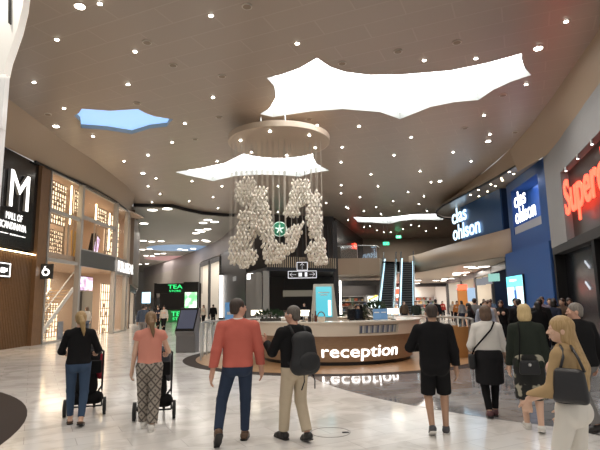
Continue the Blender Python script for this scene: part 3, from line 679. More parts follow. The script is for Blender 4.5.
MB().box((.25, 0, 0), (.62, .12, .72)).build('panel', BLACK, o); MB().lathe([(.10, 0), (.17, 0), (.17, .01), (.10, .01)], seg=24, close=True).build('ring', LETTERWHITE, o)
r = bpy.data.objects['ring.001'] if 'ring.001' in bpy.data.objects else bpy.data.objects['ring']
r.location = (.25, -.07, -.04); r.rotation_euler = (R(90), 0, 0)
MB().bar((.13, -.07, .0), (.22, -.07, .24), .05).build('tail', LETTERWHITE, o)
o = signbox('wall_lightbox', 'small black sign with a white cup outline at the left picture edge', loc=(-12.5, 21.0, 3.32))
MB().box((0, 0, 0), (.1, .95, .66)).build('panel', BLACK, o); mb = MB(); mb.box((.06, 0, .27), (.02, .85, .03)).box((.06, 0, -.27), (.02, .85, .03)).box((.06, .41, 0), (.02, .03, .55)).box((.06, -.41, 0), (.02, .03, .55)).box((.06, -.1, -.02), (.02, .28, .2)).box((.06, .12, 0), (.02, .16, .12)); mb.build('pictogram', LETTERWHITE, o)
# fashion shop name on the sign band
d = Vector((FP[3][0] - FP[2][0], FP[3][1] - FP[2][1], 0)).normalized()
o = signbox('shop_sign', 'white backlit shop name on the grey band of the two-storey shop', loc=(FP[2][0] + .2, FP[2][1] + .1, 3.98))
text('lettering', 'PULL&BEAR', glow('letters_soft_white', (1, .97, .94), .75), (0.04, 0, .02), d, h=.74, width=4.3, ext=.012, bold=.02, parent=o)
# displays in the shop
LATT = mat('lattice_warm_white', (.36, .27, .19), .5); BACKL = glow('backlit_panel', (1, .80, .56), 1.25)
def lattice(y0, y1, z0, z1, ny, nz, lb, x=-13.1):
    o = empty('display_lattice', (x, y0, z0)); tag(o, lb, 'display rack'); H, W = z1 - z0, y1 - y0; mb = MB()
    for i in range(ny + 1): mb.box((0, W * i / ny, H / 2), (.05, .05, H))
    for j in range(nz + 1): mb.box((0, W / 2, H * j / nz), (.05, W, .05))
    zb = 0.0 if z0 < 4 else 4.475
    if z0 - zb > .03: mb.box((0, .03, (zb - z0) / 2), (.06, .06, z0 - zb)).box((0, W - .03, (zb - z0) / 2), (.06, .06, z0 - zb))
    mb.build('grid', LATT, o); MB().box((-.045, W / 2, H / 2), (.02, W, H)).build('backlit_panel', BACKL, o)
    mb = MB()
    for i in range(ny):
        for j in range(nz):
            if random.random() < .25: mb.box((-.01, W * (i + .5) / ny + random.uniform(-.03, .03), H * (j + .35) / nz), (.03, W / ny * random.uniform(.3, .6), H / nz * random.uniform(.35, .6)))
    tag(mb.build('goods', mat('goods_tan', (.55, .42, .3), .6), o), kind='stuff')
lattice(24.6, 26.7, 6.0, 8.2, 8, 9, 'backlit lattice of boxes in the top left shop window', x=-12.72)
lattice(25.7, 27.1, 4.475, 5.75, 7, 6, 'backlit lattice in the middle left shop window', x=-13.0); lattice(27.6, 30.8, 0, 2.0, 10, 7, 'backlit lattice of goods behind the white staircase', x=-14.8)
lattice(27.6, 29.4, 2.45, 3.7, 7, 5, 'backlit lattice above the white staircase', x=-15.2)
lattice(27.7, 28.9, 6.95, 8.3, 5, 6, 'backlit lattice in the upper entrance window, left half', x=-12.72); lattice(30.9, 32.4, 6.75, 7.9, 5, 5, 'backlit lattice in the upper entrance window, right half', x=-12.72)
lattice(33.2, 35.3, 5.4, 8.0, 6, 7, 'backlit lattice in the tall window behind the shop name'); lattice(35.8, 38.0, 5.4, 8.0, 6, 7, 'backlit lattice in the farthest tall window', x=-13.9)
lattice(33.0, 35.2, 0, 3.2, 6, 6, 'backlit lattice beside the shop entrance')
mb = MB()
def ledbar(y, z0, z1, lb, x=-12.75):
    o = empty('led_bar', (x, y, z0)); tag(o, lb, 'light'); zb = 0.0 if z0 < 4 else 4.475
    MB().box((-.05, 0, (z1 - zb) / 2 + zb - z0), (.05, .09, z1 - zb)).build('post', GREYMETAL, o); MB().box((0, 0, (z1 - z0) / 2), (.06, .07, z1 - z0)).build('tube', WARMSTRIP, o)
ledbar(27.0, 6.2, 8.35, 'vertical warm light bar at the right side of the top left window', x=-12.6); ledbar(30.4, 6.8, 8.0, 'vertical warm light bar in the middle of the upper entrance window', x=-12.6); ledbar(33.0, 5.4, 7.9, 'vertical warm light bar behind the shop name'); ledbar(28.9, 2.2, 3.8, 'short vertical light bar over the staircase', x=-14.5)
mb = None
o = empty('tilted_screen', (-13.3, 31.6, 4.48), 0); tag(o, 'tilted black slab with a purple picture screen in the shop window', 'screen')
sc_ = MB().box((0, 0, .95), (.30, .75, 1.9)).build('slab', BLACKGLOSS, o); sc_.rotation_euler = (R(-20), 0, 0)
PUR = node_mat('purple_screen', lambda nt, p: (lambda nz, rp: (nt.links.new(nz.outputs['Fac'], rp.inputs[0]), nt.links.new(rp.outputs[0], p.inputs['Emission Color']), setattr(p.inputs['Emission Strength'], 'default_value', 1.3)))(_n(nt, 'ShaderNodeTexNoise', Scale=4.0), _ramp(nt, [(.35, (.03, .015, .05)), (.5, (.32, .14, .42)), (.62, (.75, .66, .85))])))
q = MB().box((.16, .05, 1.0), (.01, .58, 1.6)).build('display', PUR, sc_)
o = empty('shop_screen', (-14.0, 32.6, 2.75)); tag(o, 'purple video screen over the dark column in the shop entrance', 'screen')
MB().box((0, 0, .45), (.10, 2.1, .95)).build('housing', BLACK, o); MB().box((.06, 0, .45), (.01, 2.0, .85)).build('display', PUR, o)
o = empty('display_column', (-14.05, 32.6, 0)); tag(o, 'black display column under the purple shop screen', 'column'); MB().box((0, 0, 1.35), (.5, 1.6, 2.7)).box((0, 0, .05), (.6, 1.7, .1)).build('body', BLACK, o)
GOLD = mat('gold_fabric', (.62, .40, .12), .35, .3)
o = empty('gold_drape', (-13.1, 28.4, 4.33)); tag(o, 'hanging gold cloth beside the tilted screen in the shop window', 'drape')
mb = MB(); 
for i in range(7): mb.bar((0, .1 * i, 1.75), (.05 * (i % 2), .12 * i + .15, .15 + .11 * i), .09, .05)
mb.build('cloth', GOLD, o)
# staircase behind the left window
o = empty('staircase', (-12.85, 24.45, 0)); tag(o, 'white staircase rising behind the left shop window', 'staircase')
mb = MB(); n = 16
for i in range(n): mb.box((-.6, .3 + i * .23, .1 + i * .17), (1.1, .26, .05))
mb.build('treads', mat('tread_wood', (.5, .36, .22), .4), o)
for x in (0, -1.2): MB().bar((x, .1, .05), (x, 3.9, 2.72), .06, .24).build('stringer', WHITE, o); MB().bar((x, .1, 1.0), (x, 3.9, 3.67), .05).build('handrail', WHITE, o)
o = empty('poster_banner', (-12.8, 27.0, 0)); tag(o, 'small grey and blue poster standing behind the shop window', 'poster'); MB().box((0, 0, .5), (.03, .6, .95)).build('sheet', mat('poster_greyblue', (.30, .33, .40), .5), o); MB().box((0.0, 0, .012), (.25, .6, .024)).build('foot', BLACK, o)
# red shop name
o = signbox('shop_sign', 'big glowing red shop name on the dark recess at the right', loc=sd(20.15, -.06, 5.08))
rt = -SDd
text('lettering', 'Superdry', RED, (0, 0, 0), rt, h=1.42, width=6.9, ext=.02, bold=.06, parent=o)
for i, y in enumerate((19.3, 17.6, 15.9, 14.2)):
    o = empty('sign_spotlight', sd(y, 0.02, 6.86)); tag(o, ['first small spotlight over the red shop name, from the concrete edge', 'second small spotlight over the red shop name, from the concrete edge', 'third small spotlight over the red shop name', 'fourth small spotlight over the red shop name'][i], 'spotlight')
    MB().cyl((0, 0, -.14), (0, 0, 0.02), .045, seg=12).build('housing', STEEL, o); MB().cyl((0, 0, -.15), (0, 0, -.135), .04, seg=12).build('lens', GLOWWHITE, o)
    l = bpy.data.lights.new('spot_beam', 'SPOT'); l.energy = 60; l.color = (1, .75, .42); l.spot_size = R(40); l.spot_blend = .8; l.shadow_soft_size = .03
    lo = bpy.data.objects.new('spot_beam', l); COL.objects.link(lo); lo.location = sd(y, 0.0, 6.66); lo.rotation_euler = Matrix.Identity(3).to_euler()
    dv = (sd(y, -.28, 5.6) - lo.location); lo.rotation_euler = dv.to_track_quat('-Z', 'Y').to_euler()
# blue tower sign
o = signbox('shop_sign', 'white backlit two-line shop name in the recess of the blue tower', loc=tw(5.75, -.08, 6.12))
text('lettering', 'clas', LETTERWHITE, (0, 0, .95), -TWd, h=.90, width=1.95, ext=.012, bold=.04, parent=o); text('lettering', 'ohlson', LETTERWHITE, (0, 0, 0), -TWd, h=.90, width=3.3, ext=.012, bold=.04, parent=o)
l = bpy.data.lights.new('tower_sign_light', 'AREA'); l.energy = 40; l.size = 2.5; l.color = (.45, .6, 1)
lo = bpy.data.objects.new('tower_sign_light', l); COL.objects.link(lo); lo.location = tw(3.6, -.3, 8.1)
# upper navy sign behind the balcony glass
NV0, NV1 = Vector((12.7, 31, 0)), Vector((11.95, 40.5, 0)); NVd = (NV1 - NV0).normalized(); nva = math.atan2(NVd.x, NVd.y); NVn = Vector((-NVd.y, NVd.x, 0))
o = signbox('shop_sign', 'pale blue backlit two-line shop name on the navy panel above the balcony', loc=NV0 + NVd * 8.0 + NVn * .05 + Vector((0, 0, 6.35)))
text('lettering', 'clas', LETTERBLUE, (0, 0, 1.28), -NVd, h=1.15, width=2.8, ext=.012, bold=.05, parent=o); text('lettering', 'ohlson', LETTERBLUE, (0, 0, 0), -NVd, h=1.15, width=4.9, ext=.012, bold=.05, parent=o)
c = NV0 + NVd * 3.3 - NVn * .1
struct(MB().box((c.x, c.y, 7.05), (.12, 6.4, 3.3), rz=-nva).build('wall_gallery_panel', mat('navy_panel_lit', (.03, .085, .21), .4)))
struct(MB().strip([(14.6, 31.2), (14.3, 42)], 5.46, 8.72).build('wall_gallery', mat('gallery_wall_dark', (.05, .045, .045), .5)))
# poster screen on the tower
o = signbox('poster_screen', 'bright light blue poster screen on the foot of the blue tower', 'screen', tw(5.25, .42, 1.35)); rzz = -twa
b = MB().box((0, 0, .85), (.08, 2.9, 1.75)).build('housing', BLACK, o); b.rotation_euler = (0, 0, rzz)
PCY = glow('poster_cyan', (.12, .62, .80), 1.3)
for nm, c_, d_, m_ in (('display', (-.045, 0, .85), (.012, 2.8, 1.65), glow('poster_pale', (.62, .88, .95), 1.25)), ('top_field', (-.055, 0, 1.38), (.012, 2.8, .62), PCY), ('print_figure', (-.058, -.1, .62), (.012, .42, .52), mat('poster_figure', (.03, .1, .3), .5, emit=(.05, .15, .45), es=.6)), ('print_head', (-.058, -.1, 1.0), (.012, .24, .26), mat('poster_head', (.1, .2, .4), .5, emit=(.15, .3, .55), es=.6)), ('print_line', (-.066, .2, 1.45), (.01, 1.2, .09), LETTERWHITE)):
    b = MB().box(c_, d_).build(nm, m_, o); b.rotation_euler = (0, 0, rzz)
# hanging way-finding sign in front of the cafe
o = signbox('wayfinding_sign', 'black hanging direction sign with white arrows and pictograms over the island', loc=(.07, 24.3, 2.88))
MB().box((0, 0, .2), (1.4, .1, .36)).build('panel', BLACK, o); MB().box((0, 0, .6), (.55, .1, .42)).build('upper_panel', BLACK, o)
mb = MB(); yy = -.06
for cx, cz, wd, ht in ((0, .2, 1.36, .33), (0, .6, .5, .38)):
    mb.box((cx, yy, cz + ht / 2), (wd, .01, .025)).box((cx, yy, cz - ht / 2), (wd, .01, .025)).box((cx - wd / 2, yy, cz), (.025, .01, ht)).box((cx + wd / 2, yy, cz), (.025, .01, ht))
mb.bar((-.6, yy, .2), (-.3, yy, .2), .05, .01).bar((-.6, yy, .2), (-.48, yy, .30), .05, .01).bar((-.6, yy, .2), (-.48, yy, .10), .05, .01)
mb.box((-.1, yy, .2), (.16, .01, .18)).box((.18, yy, .2), (.12, .01, .2)).bar((.35, yy, .2), (.6, yy, .2), .05, .01).bar((.6, yy, .2), (.5, yy, .3), .05, .01).bar((.6, yy, .2), (.5, yy, .1), .05, .01)
mb.bar((0, yy, .47), (0, yy, .73), .05, .01).bar((0, yy, .74), (-.1, yy, .63), .05, .01).bar((0, yy, .74), (.1, yy, .63), .05, .01)
mb.build('pictograms', glow('sign_white_soft', (.9, .92, 1), .5), o)
for x in (-.2, .2): MB().cyl((x, 0, .8), (x, 0, ZC - 2.88), .012, seg=6).build('rod', DARKGREY, o)
# round cafe emblem on the upper wall: green disc with white ring and star (figure left out)
o = signbox('cafe_emblem', 'round green and white backlit cafe emblem seen between the bead clusters', loc=(-1.78, 43.1, 8.1))
def yd(mb, r0, r1, y, seg=40): # upright ring facing -Y
    a = [2 * math.pi * k / seg for k in range(seg)]
    for k in range(seg):
        b_, e = a[k], a[(k + 1) % seg]
        P = [(r0 * math.cos(b_), y, r0 * math.sin(b_)), (r1 * math.cos(b_), y, r1 * math.sin(b_)), (r1 * math.cos(e), y, r1 * math.sin(e)), (r0 * math.cos(e), y, r0 * math.sin(e))]
        mb.face(P if r0 > 1e-4 else [P[1], P[2], P[0]])
    return mb
q = MB().cyl((0, 0, 0), (0, -.12, 0), .66, seg=40).build('disc', glow('emblem_green', (.02, .22, .12), .22), o)
yd(MB(), .60, .645, -.125).build('outer_ring', glow('emblem_white', (.8, 1, .92), .30), o); mb = MB(); yd(mb, 0, .16, -.13)
for k in range(5):
    a = R(90 + 72 * k); mb.bar((0, -.13, 0), (.38 * math.cos(a), -.13, .38 * math.sin(a)), .12, .02, up=(0, 1, 0))
mb.build('star', _mats['emblem_white'], o)
def small_sign(name, loc, size, m, lb, rz=0.0, body=None, bm_=None):
    o = signbox(name, lb, loc=loc, rz=rz); MB().box((0, 0, 0), (size[0], .12, size[1])).build('panel', m, o)
    if body: text('lettering', body, bm_, (-size[0] * .42, -.07, -size[1] * .28), (1, 0, 0), h=size[1] * .6, width=size[0] * .84, ext=.01, parent=o)
    return o
EXITG = glow('exit_green', (.05, .75, .35), 1.3)
def exit_sign(loc, lb, h):
    o = small_sign('exit_sign', loc, (.55, .28), EXITG, lb)
    mb = MB(); mb.bar((-.22, -.065, -.02), (-.1, -.065, .08), .07, .01, up=(0, 1, 0)).bar((-.16, -.065, .0), (-.24, -.065, -.14), .05, .01, up=(0, 1, 0)).bar((-.14, -.065, .02), (-.06, -.065, -.14), .05, .01, up=(0, 1, 0)).box((.14, -.065, 0), (.2, .01, .28)); q_ = mb.build('pictogram', WHITE, o); q_.scale = (.68, 1, .66)
    for x in (-.2, .2): MB().cyl((x, 0, .14), (x, 0, .2 + h), .012, seg=6).build('rod', DARKGREY, o)
exit_sign((7.9, 45.8, 7.0), 'green exit sign on the rail left of the escalator tops', 2.5); exit_sign((11.1, 56, 8.9), 'far green exit sign close under the ceiling above the escalators', .6)
# ---------------------------------------------------------------- centre cafe block
CB = [(-4.5, 40.2), (-2.3, 34.3), (2.7, 37.2), (3.1, 45.2), (-4.8, 43.0)]
struct(MB().prism(CB, 3.95, 4.2).build('canopy_slab', BLACK))
struct(MB().prism([(-4.8, 43.0), (-4.6, 42.0), (-1.5, 43.9), (3.1, 45.2), (3.1, 45.6), (-4.8, 43.6)], 4.2, ZC).build('wall_cafe_upper', mat('cafe_wall_dark', (.055, .045, .038), .5)))
mb = MB()
for i in range(9): f = i / 8; mb.box((-1.5 + 4.6 * f, 43.8 + 1.3 * f, 6.5), (.06, .1, 4.4))
struct(mb.build('cafe_wall_ribs', DARKGREY))
mb = MB(); P0, P1 = Vector(CB[1]), Vector(CB[2]); n = 34
for i in range(n): q = P0.lerp(P1, (i + .3) / n); mb.box((q.x, q.y, 4.58), (.05, .06, .76))
struct(mb.build('cafe_slat_parapet', mat('parapet_slats', (.42, .34, .24), .5)))
q0, q1 = CB[1], CB[2]; struct(MB().strip([(q0[0] + .1, q0[1] + .25), (q1[0], q1[1] + .2)], 4.2, 4.95, .05).build('cafe_parapet_back', DARK))
struct(MB().strip([(-4.5, 42.6), (3.0, 44.5)], 0, 3.95, .2).build('wall_cafe_back', DARK))
colm = mat('column_grey', (.20, .19, .175), .4)
for i, (x, y) in enumerate([(-2.4, 34.6), (-3.0, 36.1), (-3.55, 37.6), (-4.05, 39.1)]): struct(MB().box((x, y, 1.97), (.42, .42, 3.95)).build('column', colm))
struct(MB().box((2.6, 37.3, 3.9), (.34, .34, 7.8)).build('pillar_right', BLACK))
o = empty('cafe_counter', (0.6, 41.2, 0), R(14)); tag(o, 'dark cafe counter with a row of small lit displays', 'counter')
MB().box((0, 0, .55), (4.6, .8, 1.1)).build('body', DARKGREY, o); MB().box((0, -.05, 1.12), (4.8, .95, .06)).build('top', mat('counter_wood', (.2, .12, .07), .4), o)
MB().box((0, .1, 2.5), (4.2, .08, .5)).build('menu_board', mat('menu_board', (.05, .05, .045), .4, emit=(.9, .8, .6), es=.08), o); MB().cyl((-2, .1, 2.7), (-2, .1, 3.9), .03).cyl((2, .1, 2.7), (2, .1, 3.9), .03).build('rods', BLACK, o)
small_sign('cafe_sign', (-3.85, 38.0, 3.78), (.95, .42), LETTERWHITE, 'small white lit sign under the left end of the cafe canopy', R(-62))
o = empty('terrace_fence', (-2.05, 33.4, 0), R(28)); tag(o, 'low dark slatted fence in front of the cafe', 'fence'); mb = MB()
for i in range(14): mb.box((i * .1, 0, .55), (.04, .04, 1.1))
mb.build('slats', colm, o); MB().box((.65, 0, 1.1), (1.4, .07, .05)).build('rail', colm, o)
# upper shop wall right of the cafe
struct(MB().strip([(3.1, 46), (7.6, 62)], 5.46, ZC, .2).build('wall_upper_left', mat('upper_glazing_dark', (.03, .028, .027), .2)))
mb = MB()
for i in range(10): f = i / 9; mb.box((3.15 + 4.4 * f, 45.9 + 16 * f, 7.3), (.10, .14, 3.7))
mb.bar((3.2, 45.9, 8.7), (7.7, 61.9, 8.7), .1).bar((3.2, 45.9, 6.6), (7.7, 61.9, 6.6), .08); struct(mb.build('upper_glazing_bars', DARKGREY))
small_sign('shop_sign', (6.15, 55.6, 7.9), (1.1, .55), RED, 'small glowing red shop sign on the upper floor left of the escalators', R(74))
# ---------------------------------------------------------------- corridor
CW = [(-4.8, 43.2), (-6.9, 50), (-9.1, 57), (-11.2, 62), (-13.4, 67), (-20, 80), (-32, 102)]
struct(MB().strip(CW, 7.4, 9.2, .3).build('fascia_corridor_right', mat('fascia_mauve', (.36, .32, .33), .5)))
struct(MB().strip(CW[:3], 0, 7.4, .3).build('wall_corridor_right', mat('corridor_dark', (.03, .028, .03), .35)))
struct(MB().strip([(-13.4, 67), (-20, 80), (-32, 102)], 3.2, 7.4, .3).build('wall_corridor_right_far', mat('corridor_pale', (.40, .37, .34), .6)))
struct(MB().strip([(-13.3, 38.7), (-16.5, 50), (-24, 72), (-36, 100)], 3.4, 9.2, .3).build('wall_corridor_left', mat('corridor_brownish', (.16, .125, .10), .5)))
struct(MB().box((-38, 112, 4.6), (40, .3, 9.2)).build('wall_corridor_end', mat('corridor_end_pale', (.42, .40, .37), .6)))
SHOPW = mat('shop_wall_white', (.70, .66, .60), .6)
GOODS = [mat('goods_%d' % i, c, .6) for i, c in enumerate([(.55, .5, .45), (.12, .10, .10), (.45, .12, .06), (.16, .24, .4), (.6, .42, .2), (.2, .3, .2), (.7, .68, .65)])]
SHN = [0]
def shop(a, b, h, depth, energy, col, wallm=SHOPW, lb='', rows=4, goods=True):
    # an open shop unit between plan points a and b; the shop lies on the left of a->b seen from above
    a, b = Vector((*a, 0)), Vector((*b, 0)); d = b - a; L = d.length; rz = math.atan2(d.y, d.x); SHN[0] += 1
    o = empty('shop_room', a, rz); struct(o)
    MB().box((L / 2, depth, h / 2), (L, .1, h)).build('wall_back', wallm, o); MB().box((.05, depth / 2, h / 2), (.1, depth, h)).build('wall_side', wallm, o); MB().box((L - .05, depth / 2, h / 2), (.1, depth, h)).build('wall_side', wallm, o); MB().box((L / 2, depth / 2, h), (L, depth, .1)).build('ceiling', wallm, o)
    MB().box((L / 2, 0, h - .25), (L, .15, .5)).build('lintel', DARKGREY, o)
    mb = MB()
    for x in (.08, L - .08): mb.box((x, 0, h / 2), (.16, .2, h))
    mb.build('jambs', DARKGREY, o)
    if goods:
        r_ = empty('goods_shelf', a + Matrix.Rotation(rz, 3, 'Z') @ Vector((L / 2, depth - .35, 0)), rz); tag(r_, lb, 'shelf')
        mb = MB(); W = L - .8
        for j in range(rows + 1): mb.box((0, 0, .15 + j * .55), (W, .5, .04))
        mb.box((-W / 2, 0, .55 * rows / 2 + .1), (.05, .5, .55 * rows + .2)).box((W / 2, 0, .55 * rows / 2 + .1), (.05, .5, .55 * rows + .2)); mb.build('frame', WHITE, r_)
        gb = MB(); k = 0; mi = []
        for j in range(rows):
            x = -W / 2 + .1
            while x < W / 2 - .4:
                w_ = random.uniform(.15, .45); h_ = random.uniform(.2, .46); gb.box((x + w_ / 2, 0, .17 + j * .55 + h_ / 2), (w_ * .9, .4, h_)); mi += [random.randrange(len(GOODS))] * 6; x += w_ + random.uniform(0, .15)
        g = tag(gb.build('goods', GOODS, r_), kind='stuff')
        for p_, m_ in zip(g.data.polygons, mi): p_.material_index = m_
    l = bpy.data.lights.new('shop_light', 'AREA'); l.energy = energy; l.color = col; l.size = min(L, depth) * .8
    lo = bpy.data.objects.new('shop_light', l); COL.objects.link(lo); lo.parent = o; lo.location = (L / 2, depth / 2, h - .15)
    return o
shop((-11.3, 62.2), (-9.2, 57.2), 7.2, 4, 150, (1, .93, .84), lb='tall bright shop shelf behind the glowing white column', rows=8)
shop((-13.5, 67.2), (-11.4, 62.4), 7.2, 4, 140, (1, .93, .84), lb='bright shop shelf farther along the right of the corridor', rows=7)
shop((-20, 80), (-13.7, 67.6), 3.2, 4, 300, (1, .9, .8), lb='goods shelf of a far shop on the right of the corridor')
shop((-24, 72.3), (-36, 100), 3.4, 4, 300, (1, .9, .8), lb='goods shelf of the farthest left corridor shop')
shop((-16.6, 50.4), (-24, 72), 3.4, 4, 300, (1, .9, .8), lb='goods shelf of a left corridor shop behind the people')
shop((-13.6, 39.8), (-16.5, 50), 3.4, 4, 150, (1, .85, .7), lb='goods shelf of the shop next to the two-storey front')
o = empty('light_column', (-8.75, 55.6, 0)); tag(o, 'tall glowing white column at a shop front along the corridor', 'light'); MB().box((0, 0, 2.6), (.5, .3, 4.6)).build('tube', glow('column_glow', (1, .95, .9), 1.6), o); MB().box((0, 0, .15), (.6, .4, .3)).build('foot', DARKGREY, o); MB().box((0, 0, 5.0), (.6, .4, .2)).build('cap', DARKGREY, o)
small_sign('shop_sign', (-6.3, 47.6, 4.1), (1.0, .4), mat('sign_dim_white', (.4, .4, .4), .5, emit=(1, 1, 1), es=.08), 'dim white sign on the dark shop front beside the cafe', R(-70))
o = signbox('info_board', 'blue upright information board behind the man in the red sweater', 'sign', (-2.9, 21.3, 0), R(10)); MB().box((0, 0, .9), (.62, .06, 1.8)).build('board', mat('board_blue', (.10, .25, .48), .45, emit=(.2, .45, .8), es=.15), o); MB().box((0, 0, .02), (.7, .3, .04)).build('foot', DARKGREY, o); MB().box((0, -.035, 1.35), (.46, .01, .12)).build('print', WHITE, o)
# green drinks kiosk at the corridor
GRT = glow('green_letters', (.04, .85, .22), .8); KG = mat('kiosk_green', (.01, .10, .03), .4, emit=(.02, .25, .06), es=.15)
o = empty('drinks_kiosk', (-12.9, 52, 0)); tag(o, 'black drinks kiosk with green glowing lettering in the corridor', 'kiosk')
MB().box((0, 1.0, .62), (4.2, 2.0, 1.24)).build('counter', KG, o); MB().box((0, 1.0, 1.28), (4.5, 2.2, .08)).build('counter_top', BLACKGLOSS, o)
for x in (-2.2, 2.2): MB().box((x, .2, 2.0), (.22, .22, 4.0)).build('post', BLACK, o)
MB().box((0, .2, 3.45), (4.6, .3, 1.0)).build('header', BLACK, o); MB().box((0, 1.95, 2), (4.4, .1, 4)).build('back_panel', DARK, o)
text('lettering', 'TEA', GRT, (-.85, .02, 3.42), (1, 0, 0), h=.42, width=1.5, ext=.02, bold=.02, parent=o); text('lettering', 'STORE', GRT, (-.7, .02, 3.08), (1, 0, 0), h=.2, width=1.2, ext=.02, parent=o)
text('lettering', 'TEA', GRT, (-.45, -.03, .62), (1, 0, 0), h=.48, width=1.5, ext=.02, bold=.02, parent=o); text('lettering', 'STORE', GRT, (-.3, -.03, .22), (1, 0, 0), h=.28, width=1.6, ext=.02, parent=o)
o = signbox('advert_screen', 'bright green and white advert screen on the drinks kiosk', 'screen', (-11.0, 50.4, 0)); MB().box((0, 0, 2.0), (1.5, .2, 4.0)).build('housing', BLACK, o)
GA = node_mat('green_advert', lambda nt, p: (lambda nz, rp: (nt.links.new(nz.outputs['Fac'], rp.inputs[0]), nt.links.new(rp.outputs[0], p.inputs['Emission Color']), setattr(p.inputs['Emission Strength'], 'default_value', 1.2)))(_n(nt, 'ShaderNodeTexNoise', Scale=2.2), _ramp(nt, [(.42, (.05, .42, .12)), (.5, (.25, .65, .3)), (.58, (.85, .92, .8))])))
MB().box((0, -.11, 2.15), (1.2, .02, 1.65)).build('display', GA, o)
for i, (x, y, z, wd, h_) in enumerate(((-17.2, 56, 2.6, .9, 1.2), (-15.0, 55.6, 2.7, .8, 1.0), (-14.2, 56.5, 3.7, 1.0, .5))):
    small_sign('shop_screen', (x, y, z), (wd, h_), glow('screen_pale_%d' % i, ((.5, .8, 1), (.6, .95, .9), (.3, .9, .8))[i], 1.2), ['pale blue far shop screen left of the drinks kiosk', 'pale green far screen directly beside the drinks kiosk', 'small turquoise sign over the far left shops'][i])
    q = bpy.data.objects[-1] if False else None
    MB().cyl((x, y, 0), (x, y, z - h_ / 2), .05).build('pole', DARKGREY, None); pl = bpy.data.objects[[n for n in bpy.data.objects.keys() if n.split('.')[0] == 'pole'][-1]]; sg = [ob for ob in bpy.data.objects if ob.name.startswith('shop_screen') and abs(ob.location.x - x) < .01][0]; pl.parent = sg; pl.location = (-x, -y, -z)
# ---------------------------------------------------------------- escalators
STEPM = mat('step_dark', (.035, .035, .037), .4, .5); RAILB = mat('rubber_black', (.015, .015, .016), .5); EDGE = glow('escalator_edge_light', (.55, .84, 1), .8); NOSE = mat('step_nosing', (.16, .16, .16), .4, .5)
def escalator(x, y, lb):
    d = Vector((2.3, 9.4, 0)); run = d.length; rise = 5.46; o = empty('escalator', (x, y, 0), math.atan2(d.y, d.x) - math.pi / 2); tag(o, lb, 'escalator')
    mb = MB(); n = 27
    for i in range(n): mb.box((0, run * (i + .5) / n, rise * (i + .5) / n - .2), (1.0, run / n, .4)); 
    mb.box((0, -.6, .01), (1.0, 1.2, .03)); mb.build('steps', STEPM, o); mb = MB()
    for i in range(n): mb.box((0, run * i / n - .01, rise * (i + .5) / n - .02), (.98, .02, .05))
    mb.build('step_nosing', NOSE, o)
    for s in (-1, 1):
        X = s * .58; prof = [(-1.2, 0), (0, 0), (run, rise), (run + .7, rise)]
        mb = MB(); P = [(X, yy_, zz_) for yy_, zz_ in prof]
        q = [(-1.2, .25), (0.0, .25), (run, rise + .25), (run + .6, rise + .25)]; lo_ = [(-1.2, -.0), (.9, -.0), (run, rise - .55), (run + .6, rise - .55)]
        V = [[mb.bm.verts.new((X + t_, a_, b_)) for a_, b_ in q + lo_[::-1]] for t_ in (-.06, .06)]
        mb.bm.faces.new(V[0]); mb.bm.faces.new(V[1][::-1])
        for k in range(8): mb.bm.faces.new((V[0][k], V[0][(k + 1) % 8], V[1][(k + 1) % 8], V[1][k]))
        mb.build('truss_side', STEEL, o)
        mb = MB(); g0 = [(-1.2, .25), (0, .25), (run, rise + .25), (run + .6, rise + .25)]; V = [[mb.bm.verts.new((X + t_, a_, b_ + e_)) for a_, b_ in g0] for e_ in (0, .68) for t_ in (0,)]
        for k in range(3): mb.bm.faces.new((V[0][k], V[0][k + 1], V[1][k + 1], V[1][k]))
        mb.build('glass_balustrade', AQUAGLASS, o)
        MB().tube([(X, a_, b_ + .72) for a_, b_ in g0] , .05).build('handrail', RAILB, o); MB().tube([(X - s * .07, a_, b_ + .05) for a_, b_ in g0], .055).build('edge_light', EDGE, o)
    return o
escalator(6.35, 38.8, 'left one of the two dark escalators with blue-lit glass sides'); escalator(7.95, 38.5, 'right one of the two dark escalators with blue-lit glass sides')
# ---------------------------------------------------------------- shops under the upper floor
shop((3.2, 52), (9.2, 53), 3.9, 4, 34, (1, .9, .8), mat('shop_wall_dim', (.16, .15, .145), .6), lb='dark shop shelf left of the escalators')
o = empty('light_column', (4.0, 51.5, 0)); tag(o, 'slim white vertical light by the dark shop left of the escalators', 'light'); MB().box((0, 0, 2.2), (.16, .12, 3.4)).build('tube', GLOWWHITE, o); MB().box((0, 0, .25), (.2, .2, .5)).build('foot', DARKGREY, o)
o = empty('lit_display', (7.2, 50.8, 0)); tag(o, 'brightly lit white and yellow display left of the escalator foot', 'display'); MB().box((0, 0, 1.2), (1.3, .5, 2.4)).build('body', WHITE, o); MB().box((0, -.27, 1.7), (1.1, .03, 1.1)).build('display', glow('display_pale', (.85, .95, .9), 1.3), o); MB().bar((-.5, -.3, 1.9), (.4, -.3, 2.3), .18, .03, up=(0, 1, 0)).build('yellow_band', glow('display_yellow', (1, .7, .1), 1.2), o)
RW = [(13.6, 32), (15.2, 40), (16.6, 48), (17.8, 56), (18.6, 64)]
shop(RW[1], RW[0], 4.3, 4, 30, (1, .85, .7), NAVY, lb='goods shelf in the dark shop behind the blue tower')
shop(RW[2], RW[1], 4.3, 4, 85, (1, .82, .62), lb='warm shop shelf with two small screens under the right balcony'); shop(RW[3], RW[2], 4.3, 4, 90, (1, .85, .7), lb='shop shelf under the right balcony beside the orange panel'); shop(RW[4], RW[3], 4.3, 4, 110, (1, .95, .9), lb='farthest shop shelf along the right wall under the balcony')
shop((3.2, 72), (11, 74), 4.3, 4, 160, (1, .95, .9), lb='pale shop shelf behind the escalator feet'); shop((11.2, 74), (22, 76), 4.3, 4, 260, (1, .97, .94), lb='bright shop shelf at the far end under the balcony')
